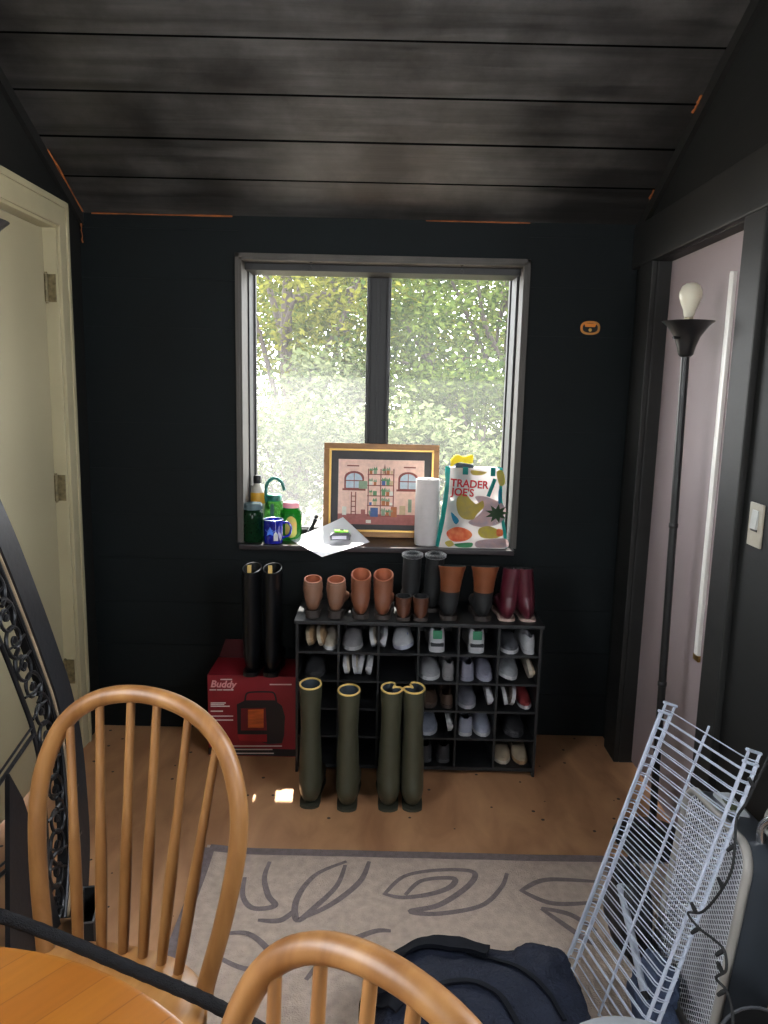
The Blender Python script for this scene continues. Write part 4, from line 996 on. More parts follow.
# shopping bag
def shopping_bag():
    cx, yf = .372, 3.075; H_ = .335
    t = thing('shopping_bag', 'white fruit printed shopping bag with teal handles on the right end of the sill', 'bag', (cx, yf + .05, ZS))
    m_bag = M('bag_white_woven', (206, 200, 198), r=.7, var=.08, scale=20, bump=.15, bscale=90, trans=.55)
    m_teal = M('bag_teal', (20, 136, 130), r=.6, trans=.4); m_yl = M('bag_yellow_print', (190, 176, 70), r=.7, trans=.4, c2=(170, 150, 90), scale=40)
    hw = lambda z: .140 - .038 * (z / H_) - .010 * math.sin(PI * z / H_)  # half width
    def front(x, z):
        u = x / hw(z); f = z / H_
        return yf - .010 * (1 - u * u) * math.sin(PI * min(1, f * 1.1)) + .012 * f + .004 * noise.noise(Vector((x * 16, z * 16, 1.7))) + .012 * max(0, abs(u) - .8) * 5 * .5
    dep = lambda z: .095 - .035 * z / H_
    b = BM(); nx, nz = 26, 26
    def grid(fn):
        vs = [[b.verts.new(fn(i / nx, j / nz)) for i in range(nx + 1)] for j in range(nz + 1)]
        for j in range(nz):
            for i in range(nx): b.faces.new((vs[j][i], vs[j][i + 1], vs[j + 1][i + 1], vs[j + 1][i]))
    grid(lambda u, v: (lambda x, z: Vector((cx + x, front(x, z), ZS + z)))((u * 2 - 1) * hw(v * H_), v * H_))
    obj('front_panel', b, m_bag, t, True, True)
    b = BM(); grid(lambda u, v: (lambda x, z: Vector((cx + x, front(x, z) + dep(z) + .004, ZS + z)))((u * 2 - 1) * hw(v * H_), v * H_)); obj('back_panel', b, m_bag, t, True, True)
    for s in (-1, 1):
        b = BM(); n_ = 14; vs = []
        for j in range(n_ + 1):
            z = H_ * j / n_; x = s * hw(z); row = []
            for k in range(7):
                f = k / 6; row.append(b.verts.new((cx + x + s * .016 * math.sin(PI * f) * (1 + .4 * noise.noise(Vector((z * 20, f * 3, s)))), front(x, z) + .001 + (dep(z) + .002) * f, ZS + z)))
            vs.append(row)
        for j in range(n_):
            for k in range(6): b.faces.new((vs[j][k], vs[j][k + 1], vs[j + 1][k + 1], vs[j + 1][k]))
        obj('side_gusset', b, m_teal, t, True, True)
    b = BM(); add_box2(b, (cx - .135, yf + .006, ZS), (cx + .135, yf + .09, ZS + .003)); obj('base_panel', b, m_teal, t, False, True)
    # printed shapes lie on the front panel; K maps photo crop coordinates on the bag to panel x,z
    def K(a, c):
        q = onY(435 + a * .1107, 445 + c * .1107, yf); return q.x - cx, max(.004, min(H_ - .004, q.z - ZS))
    def patch(name, pts, m, dy=.0012, sm=True):
        P_ = [Vector((*K(*q), 0)) for q in pts]
        if sm: P_ = smooth_path(P_, 5, True)
        bb = BM(); c0 = sum(P_, Vector()) / len(P_); vs = []
        for f in (1, .66, .33):
            vs.append([bb.verts.new((cx + (c0.x + (p.x - c0.x) * f), front(c0.x + (p.x - c0.x) * f, c0.y + (p.y - c0.y) * f) - dy, ZS + c0.y + (p.y - c0.y) * f)) for p in P_])
        n_ = len(P_)
        for r_ in range(2):
            for k in range(n_): bb.faces.new((vs[r_][k], vs[r_][(k + 1) % n_], vs[r_ + 1][(k + 1) % n_], vs[r_ + 1][k]))
        cv = bb.verts.new((cx + c0.x, front(c0.x, c0.y) - dy, ZS + c0.y))
        for k in range(n_): bb.faces.new((vs[2][k], vs[2][(k + 1) % n_], cv))
        obj(name, bb, m, t, True, True)
    tr = .35
    m_squash = M('print_olive_yellow', (182, 160, 66), r=.7, trans=tr, c2=(150, 138, 84), scale=30); m_leaf = M('print_dark_green', (52, 76, 50), r=.7, trans=tr)
    m_redb = M('print_red_orange', (214, 78, 50), r=.7, trans=tr, c2=(236, 140, 90), scale=40); m_bl = M('print_teal_blue', (32, 120, 150), r=.7, trans=tr); m_gr = M('print_grey_lilac', (150, 140, 150), r=.7, trans=tr, c2=(180, 150, 146), scale=40); m_gn = M('print_green', (70, 140, 96), r=.7, trans=tr)
    patch('grey_print', [(360, 470), (470, 470), (640, 560), (600, 700), (420, 740), (300, 700), (380, 640), (440, 560)], m_gr, .0010)
    patch('squash_print', [(200, 480), (270, 440), (330, 500), (390, 540), (430, 500), (440, 560), (380, 620), (340, 670), (250, 660), (200, 590)], m_squash, .0018)
    leaf = []
    for k in range(18):
        a = 2 * PI * k / 18; r_ = (115 if k % 2 == 0 else 58); leaf.append((560 + r_ * math.cos(a), 620 + r_ * .75 * math.sin(a)))
    patch('pineapple_leaves', leaf, m_leaf, .0026, False)
    patch('pineapple_print', [(400, 750), (480, 730), (560, 760), (600, 800), (560, 840), (440, 840), (390, 800)], m_yl, .0018)
    patch('orange_print', [(560, 760), (610, 770), (610, 820), (560, 820)], m_redb, .0024)
    patch('bowl_print', [(110, 780), (190, 740), (290, 760), (335, 810), (280, 860), (170, 870), (115, 830)], m_redb, .0020)
    patch('bird_print', [(145, 610), (175, 630), (215, 680), (190, 715), (160, 680)], m_bl, .0022)
    patch('cup_print', [(180, 890), (330, 880), (320, 935), (210, 938)], m_gn, .0020)
    patch('leaf_print', [(90, 880), (140, 860), (170, 900), (120, 930)], m_yl, .0020)
    patch('flower_print', [(370, 870), (480, 850), (640, 850), (665, 920), (560, 940), (380, 936)], m_gr, .0016)
    patch('stripe_print', [(560, 250), (620, 240), (640, 350), (590, 370)], m_yl, .0016); patch('sun_print', [(330, 230), (430, 240), (470, 250), (420, 275), (340, 270)], m_yl, .0016)
    patch('vase_print', [(580, 410), (610, 410), (600, 520), (575, 525)], m_bl, .0018)
    # handles and lettering
    for (a0, a1, nm) in (((255, 180), (300, 270), 'handle'), ((510, 185), (548, 285), 'handle')):
        x0, z1 = K(*a0); x1, z0 = K(*a1); b = BM()
        add_box2(b, (cx + x0, front(x0, z0) - .004, ZS + z0), (cx + x1, front(x0, z1) + .001, ZS + H_ + .004), .001); obj(nm, b, m_teal, t, False, True)
    x0, z1 = K(545, 310); x1, z0 = K(480, 465); b = BM(); add_tube(b, [Vector((cx + x0, front(x0, z1) - .003, ZS + z1)), Vector((cx + x1, front(x1, z0) - .003, ZS + z0))], .008, 6, flat=(Vector((0, 1, 0)), .25)); obj('handle_print', b, m_teal, t, True, True)
    m_redt = M('print_red', (206, 52, 62), r=.6, trans=.25)
    off = Vector(t.location)
    for s, a, c, size in (('TRADER', 140, 372, .044), ("JOE'S", 148, 452, .044)):
        x0, z0 = K(a, c)
        w = lambda p_: Vector((p_.x - off.x, front(p_.x - cx, p_.z - ZS) - .0022 - off.y, p_.z - off.z))
        mt = Matrix.Translation((cx + x0, 0, ZS + z0)) @ Matrix.Rotation(R(3), 4, 'Y') @ Matrix.Rotation(R(90), 4, 'X') @ Matrix.Diagonal((.95, 1, 1, 1))
        text_mesh('lettering', s, size, m_redt, t, mt, .0002, w, 'LEFT', .0013)
    # yellow and black goods sticking out
    g_ = thing('yellow_package', 'yellow and dark package sticking out of the shopping bag top', 'package', (cx - .055, yf + .045, ZS + .05))
    b = BM(); add_box(b, (0, 0, .15), (.075, .02, .30), Matrix.Rotation(R(6), 3, 'Y'), .006); obj('pouch', b, M('pouch_navy', (34, 52, 66), r=.5), g_)
    b = BM(); r_ = []
    for k in range(9):
        f = k / 8; x_ = -.055 + .09 * f; r_.append([Vector((x_ + .012 , q * .022, .30 + .026 * math.sin(f * 5) * .4 + .03 * f + w_)) for q, w_ in ((-1, -.014), (1, -.014), (1, .014 + .006 * math.sin(f * 9)), (-1, .014 + .006 * math.sin(f * 9)))])
    add_loft(b, r_, True, True, True); obj('crumpled_top', b, M('wrapper_yellow', (246, 226, 40), r=.4, trans=.4), g_)
shopping_bag()
# cup hooks under the window head
for px_, lab in ((311, 'small dark cup hook under the window head, left one'), (462, 'small dark cup hook under the window head, right one')):
    p = onY(px_, 262, YB + .02); h = thing('cup_hook', lab, 'hook', (p.x, YB + .015, WT - t_ if False else WT - .014))
    bm = BM(); add_tube(bm, smooth_path([(0, 0, 0), (0, 0, -.014), (.006, -.004, -.022), (.004, -.010, -.031), (-.005, -.012, -.028), (-.007, -.012, -.020)], 5), .0022, 7); obj('hook_wire', bm, m_black, h)
    bm = BM(); add_lathe(bm, [(.007, -.003), (.006, 0)], 12); obj('collar', bm, m_black, h)

# ------------------------------------------------------------------ wall fittings
p = onY(590, 328, YB)
ob = thing('wall_box', 'orange rimmed oval electrical box set in the dark far wall', 'electrical box', (p.x, YB, p.z))
def oval(rx, rz, n=32): return [(math.copysign(abs(math.cos(a)) ** .8, math.cos(a)) * rx, math.copysign(abs(math.sin(a)) ** .8, math.sin(a)) * rz) for a in [2 * PI * k / n for k in range(n)]]
bm = BM(); o1, o2 = oval(.039, .027), oval(.031, .019)
add_loft(bm, [[Vector((x, -.0005, z)) for x, z in o1], [Vector((x, -.006, z)) for x, z in o1], [Vector((x, -.006, z)) for x, z in o2], [Vector((x, -.0005, z)) for x, z in o2]], True); obj('rim', bm, M('rim_ochre', (170, 128, 66), r=.6, c2=(206, 120, 30), scale=20), ob)
bm = BM(); add_prism(bm, [(x, -.0015, z) for x, z in o2], (0, .001, 0)); obj('recess', bm, m_blackmatte, ob, False)
bm = BM(); add_prism(bm, [(-.024, -.004, .017), (.024, -.004, .017), (.019, -.004, .004), (-.019, -.004, .004)], (0, .003, 0)); obj('cover_flap', bm, M('orange_plastic', (214, 126, 24), r=.5), ob, False)
bm = BM(); add_lathe(bm, [(.006, 0), (.007, .003), (.004, .006)], 12, Matrix.Translation((0, -.002, -.008)) @ Matrix.Rotation(R(90), 4, 'X')); obj('screw', bm, M('screw_yellow', (190, 160, 80), r=.4), ob)
# light switch on the right wall
p = onX(757, 525, XR)
sw = thing('light_switch', 'white light switch plate on the dark right wall', 'light switch', (XR, p.y, p.z))
bm = BM(); add_box(bm, (-.003, 0, 0), (.006, .070, .115), None, .002); obj('plate', bm, M('plate_ivory', (160, 154, 138), r=.4), sw, False)
bm = BM(); add_box(bm, (-.0075, 0, .014), (.006, .032, .050), Matrix.Rotation(R(6), 3, 'Y'), .0015); obj('rocker', bm, M('rocker_white', (170, 172, 168), r=.3), sw, False)
bm = BM(); add_box(bm, (-.0075, 0, -.014), (.002, .034, .006), None, .0005); obj('slot', bm, m_black, sw, False)

# ------------------------------------------------------------------ floor lamps
def torchiere(label, x, y, ztop, lean, bulb=True, base=True):
    t = thing('floor_lamp', label, 'floor lamp', (x, y, 0))
    lathe_part('base', [(.125, 0), (.128, .008), (.12, .016), (.05, .022), (.018, .034)], m_black, t)
    bm = BM(); top = Vector((lean, 0, ztop - .10)); add_tube(bm, [(0, 0, .02), top], .0125, 12)
    for f in (.34, .67):
        q = Vector((0, 0, .02)).lerp(top, f); add_lathe(bm, [(.013, -.008), (.0145, -.006), (.0145, .006), (.013, .008)], 12, Matrix.Translation(q))
    obj('pole', bm, m_black, t)
    mt = Matrix.Translation((lean, 0, ztop))
    lathe_part('lamp_shade', [(.015, -.105), (.022, -.098), (.027, -.075), (.038, -.045), (.060, -.014), (.076, 0), (.073, 0), (.056, -.014), (.034, -.044), (.021, -.07), (.003, -.075)], m_black, t, 32, mt, True, True)
    if bulb:
        lathe_part('socket', [(.014, -.074), (.015, -.02), (.013, .012), (.002, .012)], M('socket_metal', (150, 140, 120), r=.4, metal=.6), t, 16, mt)
        mb = Matrix.Translation((lean, 0, ztop + .012))
        lathe_part('bulb', [(.012, 0), (.015, .004), (.018, .022), (.027, .042), (.0330, .060), (.0325, .074), (.026, .090), (.014, .099), (.001, .1015)], M('bulb_frosted', (232, 226, 206), r=.35, var=.02, bump=0, trans=.25), t, 24, mb)
    bm = BM(); add_tube(bm, [(lean - .030, -.02, ztop - .05), (lean - .052, -.028, ztop - .05)], .004, 8); obj('switch_knob', bm, m_black, t)
    return t
torchiere('black torchiere floor lamp with bare bulb before the pale closet door', .930, 2.33, 1.712, -.026)
torchiere('black lamp shade edge at the left border before the white door', -.965, 1.60, 1.815, .107, False)

# ================================================================== CHAIRS AND TABLE
def make_chair():
    t = thing('dining_chair', 'x', 'chair')
    half = [(.163, -.03), (.165, 0), (.19, .12), (.205, .24), (.197, .33), (.16, .413), (.092, .464), (0, .481)]
    hp = [(-x, h) for x, h in half] + [(x, h) for x, h in half[-2::-1]]
    H3 = lambda x, h: Vector((x, .17 + .2 * h, .45 + h))
    hs = smooth_path([H3(*q) for q in hp], 7)
    bm = BM(); add_tube(bm, hs, .0165, 12); obj('hoop_back', bm, m_oak, t, angle=60)
    nrm = Vector((0, .2, 1)).normalized()
    for k in range(6):
        f = (k - 2.5) / 2.5; xb = .103 * f; xt = .152 * f
        # meet the hoop where the spindle's top x is
        cand = [v for v in hs if v.z > .45 + .30]; e = min(cand, key=lambda v: abs(v.x - xt))
        s = Vector((xb, .183 + .018 * (1 - f * f), .447))
        n_ = 12; pts = [s.lerp(e, i / n_) for i in range(n_ + 1)]; bm = BM()
        add_tube(bm, pts, [.0085 + .0028 * math.sin(PI * min(1, (i / n_) * 1.5 + .1)) if i / n_ < .6 else .0085 - .0012 * (i / n_ - .6) / .4 + .0004 for i in range(n_ + 1)], 10); obj('spindle', bm, m_oak, t)
    # saddle seat
    out = []
    for k in range(48):
        a = 2 * PI * k / 48; c, s = math.cos(a), math.sin(a); w = .214 + .010 * (-s)
        out.append((math.copysign(abs(c) ** .72, c) * w, math.copysign(abs(s) ** .80, s) * (.222 if s > 0 else .215)))
    bm = BM()
    rings = [[Vector((x * .90, y * .90, .415)) for x, y in out], [Vector((x, y, .428)) for x, y in out], [Vector((x, y, .444)) for x, y in out], [Vector((x * .975, y * .975, .450)) for x, y in out],
             [Vector((x * .7, y * .7, .447)) for x, y in out], [Vector((x * .35, y * .35, .443)) for x, y in out]]
    add_loft(bm, rings, True, True, True); obj('seat', bm, m_oakseat, t, angle=50)
    feet = {}
    for sx in (-1, 1):
        for sy in (-1, 1):
            a = Vector((sx * .135, sy * .135, .42)); e = Vector((sx * .195, sy * .205, 0)); n_ = 12; bm = BM()
            pts = [a.lerp(e, i / n_) for i in range(n_ + 1)]; rr = [.013, .016, .019, .0205, .021, .0205, .019, .0175, .0185, .0175, .015, .013, .0115]
            add_tube(bm, pts, rr, 12); obj('leg', bm, m_oak, t); feet[sx, sy] = (a, e)
    for sx in (-1, 1):
        bm = BM(); a = feet[sx, -1][0].lerp(feet[sx, -1][1], .58); e = feet[sx, 1][0].lerp(feet[sx, 1][1], .58); pts = [a.lerp(e, i / 8) for i in range(9)]
        add_tube(bm, pts, [.008 + .005 * math.sin(PI * i / 8) for i in range(9)], 10); obj('stretcher', bm, m_oak, t); feet['m', sx] = (a + e) / 2
    bm = BM(); pts = [feet['m', -1].lerp(feet['m', 1], i / 8) for i in range(9)]; add_tube(bm, pts, [.008 + .004 * math.sin(PI * i / 8) for i in range(9)], 10); obj('stretcher', bm, m_oak, t)
    return t
ch = make_chair(); ch.location = (-.496, 1.045, 0); ch.rotation_euler = (0, 0, R(-13.8)); ch['group'] = 'spindle back dining chairs at the round table'
ch['label'] = 'honey oak hoop back chair, whole back showing, beyond the round table'
dup(ch, (-.14, .44, 0), R(-37), 'oak hoop back chair cut off by the lower picture edge, beside the dark bag', 'spindle back dining chairs at the round table')
def table():
    cx, cy, r = -.555, .40, .512
    t = thing('round_table', 'round honey oak table with glossy top in the lower left corner', 'table', (cx, cy, 0))
    m, nt, b = newmat('table_oak_staves'); N = nt.nodes; L = nt.links
    tc = N.new('ShaderNodeTexCoord'); mp = N.new('ShaderNodeMapping'); mp.inputs['Rotation'].default_value = (0, 0, R(-52)); L.new(tc.outputs['Object'], mp.inputs['Vector'])
    br = N.new('ShaderNodeTexBrick'); br.inputs['Scale'].default_value = 1; br.inputs['Brick Width'].default_value = .6; br.inputs['Row Height'].default_value = .058; br.inputs['Mortar Size'].default_value = .0008
    br.inputs['Color1'].default_value = (*lin((138, 84, 26)), 1); br.inputs['Color2'].default_value = (*lin((128, 73, 22)), 1); br.inputs['Mortar'].default_value = (*lin((112, 62, 20)), 1)
    L.new(mp.outputs['Vector'], br.inputs['Vector'])
    m3 = N.new('ShaderNodeMapping'); m3.inputs['Scale'].default_value = (4, 40, 4); L.new(mp.outputs['Vector'], m3.inputs['Vector'])
    nz = N.new('ShaderNodeTexNoise'); nz.inputs['Scale'].default_value = 2; nz.inputs['Detail'].default_value = 6; L.new(m3.outputs['Vector'], nz.inputs['Vector'])
    rp = N.new('ShaderNodeValToRGB'); rp.color_ramp.elements[0].color = (.75, .75, .75, 1); rp.color_ramp.elements[1].color = (1.1, 1.1, 1.1, 1); L.new(nz.outputs['Fac'], rp.inputs['Fac'])
    mx = N.new('ShaderNodeMix'); mx.data_type = 'RGBA'; mx.blend_type = 'MULTIPLY'; mx.inputs['Factor'].default_value = 1; L.new(br.outputs['Color'], mx.inputs['A']); L.new(rp.outputs['Color'], mx.inputs['B'])
    L.new(mx.outputs['Result'], b.inputs['Base Color']); b.inputs['Roughness'].default_value = .32; b.inputs['Coat Weight'].default_value = .3
    bm = BM(); add_lathe(bm, [(r - .03, .712), (r - .006, .716), (r, .724), (r, .732), (r - .004, .738), (r - .012, .74), (.001, .74)], 96, None, True, True); obj('tabletop', bm, m, t, angle=30)
    lathe_part('pedestal', [(.05, .12), (.075, .16), (.06, .22), (.045, .3), (.055, .42), (.075, .5), (.06, .6), (.05, .65), (.15, .70), (.16, .711)], m_oak, t)
    for k in range(4):
        a = k * PI / 2 + .4; bm = BM(); d_ = Vector((math.cos(a), math.sin(a), 0)); pts = smooth_path([d_ * .05 + Vector((0, 0, .20)), d_ * .15 + Vector((0, 0, .17)), d_ * .25 + Vector((0, 0, .07)), d_ * .32 + Vector((0, 0, .022))], 5)
        add_tube(bm, pts, [.032 - .012 * i / (len(pts) - 1) for i in range(len(pts))], 10); obj('leg', bm, m_oak, t)
table()
# black braided cord across the chair
bm = BM(); P0 = onZ(-30, 906, .60); P1 = onZ(40, 930, .545); P2 = onZ(130, 968, .495); P3 = onZ(200, 998, .476); P4 = onZ(250, 1024, .468)
pts = smooth_path([P0, P1, P2, P3, P4, P4 + (P4 - P3) * .9], 14)
add_tube(bm, pts, [.0115 + .0005 * math.sin(i * 1.9) for i in range(len(pts))], 14)
o = obj('braided_cord', bm, M('black_braid', (15, 16, 20), spec=.25, r=.7, var=.5, scale=160, bump=.9, bscale=420)); tag(o, 'thick black braided cord stretched across the oak chair seat', 'cord')

# ================================================================== ARCHED IRON SCREEN ON THE LEFT
def iron_screen():
    n = Vector((1, 0, .168)).normalized(); p0 = Vector((-.84, 0, 0))
    t = thing('iron_screen', 'arched black iron scrollwork panel leaning before the white door', 'ornamental panel', (-.84, 1.7, 0))
    e1 = Vector((0, 1, 0)); e2 = Vector((-.168, 0, 1)).normalized()
    def P(x, y): return onP(x, y, p0, n)
    def uv(q): q = q - p0; return Vector((q.dot(e1), q.dot(e2), 0))
    W3 = lambda u, v, off=0.0: p0 + e1 * u + e2 * v + n * off
    edge_px = [(80, 932), (80, 850), (77, 790), (72, 740), (62, 692), (50, 655), (30, 600), (0, 525)]
    E = [uv(P(*q)) for q in edge_px]
    E[0].y = max(E[0].y, .0); E[0].y = .006
    dirn = (E[-1] - E[-2]); E += [E[-1] + dirn * .8 + Vector((-.03, 0, 0)), E[-1] + dirn * 1.4 + Vector((-.14, -.02, 0))]
    E = smooth_path(E, 6)
    def offs(S, d):
        o = []
        for i, q in enumerate(S):
            tt = (S[min(i + 1, len(S) - 1)] - S[max(i - 1, 0)]).normalized(); nn = Vector((-tt.y, tt.x, 0))
            o.append(q + nn * d)
        return o
    I = offs(E, .075)
    m_edge = M('iron_frame_grey', (44, 45, 48), r=.35, metal=.3, var=.15)
    bm = BM(); rings = []
    for a, b in zip(E, I): rings.append([W3(a.x, a.y, -.03), W3(a.x, a.y, .03), W3(b.x, b.y, .022), W3(b.x, b.y, -.03)])
    add_loft(bm, rings, True, True, True); obj('outer_frame', bm, m_edge, t, True, True, 30)
    bm = BM(); I2 = offs(E, .080); add_tube(bm, [W3(q.x, q.y, .012) for q in I2], .0055, 8); obj('beige_piping', bm, M('piping_beige', (150, 130, 104), r=.6), t, True, True)
    bm = BM(); I3 = offs(E, .092); add_tube(bm, [W3(q.x, q.y, .010) for q in I3], .006, 8); obj('band_rail', bm, m_iron, t, True, True)
    bm = BM(); I4 = offs(E, .215); add_tube(bm, [W3(q.x, q.y, .010) for q in I4], .007, 8); obj('band_rail', bm, m_iron, t, True, True)
    # scrolls between the rails
    mid = offs(E, .153); acc = 0; last = mid[0]; nextd = .05; k = 0
    for i in range(1, len(mid)):
        acc += (mid[i] - last).length; last = mid[i]
        if acc >= nextd:
            nextd += .150; k += 1
            tt = (mid[min(i + 1, len(mid) - 1)] - mid[i - 1]).normalized(); nn = Vector((-tt.y, tt.x, 0)); c = mid[i]
            bm = BM()
            for s in (1, -1):
                pts = []
                for j in range(26):
                    a = j / 25 * 2.35 * 2 * PI * .62; r_ = .052 * (1 - .80 * j / 25)
                    ctr = c + tt * .034 * s
                    q = ctr + (tt * math.cos(a) * s + nn * math.sin(a) * s * (1 if k % 2 else -1)) * r_
                    pts.append(W3(q.x, q.y, .010))
                add_tube(bm, pts, [.0060 - .0028 * j / 25 for j in range(26)], 7)
                q = c + tt * .034 * s; add_lathe(bm, [(.002, -.006), (.011, -.003), (.011, .003), (.002, .006)], 10, Matrix.Translation(W3(q.x, q.y, .01)) @ Matrix.Rotation(R(90), 4, 'Y'))
                q0 = c - nn * .05 + tt * s * .05; q1 = c + nn * .05 + tt * s * .035; add_tube(bm, [W3(q0.x, q0.y, .01), W3(c.x + tt.x * s * .05, c.y + tt.y * s * .05, .01), W3(q1.x, q1.y, .01)], .004, 6)
            obj('scroll', bm, m_iron, t, True, True)
            # tie bars running inwards
            q0 = c + nn * .062; q1 = c + nn * .40 - Vector((0, .05, 0)); 
            if k % 2 == 0 and q1.y > .01:
                bm = BM(); add_tube(bm, [W3(q0.x, q0.y, .01), W3(q1.x, q1.y, .01)], .0055, 8); add_tube(bm, [W3(q0.x, q0.y + .02, .01), W3(q1.x, q1.y + .02, .01)], .0035, 8); obj('cross_bar', bm, m_iron, t, True, True)
    bm = BM(); c = uv(P(66, 805))
    for i in (8, 13):
        q = I[i]; add_box(bm, W3(q.x, q.y, .028), (.02, .02, .012), None, .003)
    obj('bracket', bm, m_iron, t, True, True)
    # solid lower kick panel
    K = [uv(P(*q)) for q in ((0, 775), (14, 800), (40, 880), (52, 925), (0, 990))]
    K = [Vector((q.x, max(.01, q.y), 0)) for q in K]
    bm = BM(); add_prism(bm, [W3(q.x, q.y, .012) for q in K], n * .012); obj('kick_panel', bm, M('panel_near_black', (22, 22, 25), r=.45), t, False, True)
iron_screen()
# small black open box on the floor by the screen
p = onZ(86, 928, 0)
bx = thing('small_black_box', 'small open black box on the floor behind the oak chair, beside the iron panel', 'box', (p.x + .015, p.y - .015, 0), R(12))
bm = BM(); w, dd, h = .05, .15, .085
for a, b in (((-w / 2, -dd / 2, 0), (w / 2, dd / 2, .004)), ((-w / 2, -dd / 2, 0), (-w / 2 + .004, dd / 2, h)), ((w / 2 - .004, -dd / 2, 0), (w / 2, dd / 2, h)), ((-w / 2, -dd / 2, 0), (w / 2, -dd / 2 + .004, h)), ((-w / 2, dd / 2 - .004, 0), (w / 2, dd / 2, h))): add_box2(bm, a, b)
obj('box_walls', bm, m_blackmatte, bx, False)
bm = BM(); add_tube(bm, [(-w / 2, -dd / 2, h), (w / 2, -dd / 2, h), (w / 2, dd / 2, h), (-w / 2, dd / 2, h)], .003, 6, True); obj('rim', bm, M('rim_grey', (80, 82, 86), r=.4), bx)

# ================================================================== RIGHT-HAND CLUTTER
# ventilated wire shelves leaning together
def wire_shelf(label, bl, tl, tr):
    bl, tl, tr = Vector(bl), Vector(tl), Vector(tr)
    ax = (tl - bl); Ln = ax.length; ax.normalize(); wd = (tr - tl); wd = wd - ax * wd.dot(ax); Wd = wd.length; wd.normalize(); nn = ax.cross(wd).normalized()
    if nn.x > 0: nn = -nn          # outward = towards -X
    t = thing('wire_shelf', label, 'wire shelf', bl)
    Q = lambda u, v, o=0.0: bl + ax * u + wd * v + nn * o
    for v, o, r_ in ((0.0, -.006, .0036), (.0, .022, .0036), (Wd * .5, -.006, .003), (Wd, -.006, .0036), (Wd + .004, -.032, .0036)):
        bm = BM(); add_tube(bm, [Q(-.0, v, o - .0), Q(Ln, v, o)], r_, 8); obj('rail', bm, m_wire, t, True, True)
    nw = int(Ln / .0254); 
    for k in range(nw):
        u = .012 + k * .0254; bm = BM()
        pts = [Q(u, 0, .024), Q(u, -.0005, .004)] + [Q(u, .004, 0)] + [Q(u, Wd - .012, 0), Q(u, Wd - .002, -.004), Q(u, Wd + .006, -.014), Q(u, Wd + .007, -.034)]
        add_tube(bm, pts, .0016, 6); obj('cross_wire', bm, m_wire, t, True, True)
    for v in (0.0, Wd):
        bm = BM(); o0, o1 = ((-.012, .028) if v == 0 else (-.038, 0)); add_tube(bm, [Q(Ln, v, o0), Q(Ln, v, o1)], .0055, 8, flat=(ax, .7)); obj('end_cap', bm, m_wire, t, True, True)
S_bl = onZ(570, 972, .013); S_tl = Vector((.745, 1.83, .681)); S_tr = Vector((.796, 1.53, .708))
wire_shelf('white wire closet shelf leaning in front, nearest the rug', S_bl, S_tl, S_tr)
sh = Vector((.034, .055, 0)); wire_shelf('white wire closet shelf leaning behind the front one, nearest the portable heater', Vector(S_bl) + sh, Vector(S_tl) + sh, Vector(S_tr) + sh)

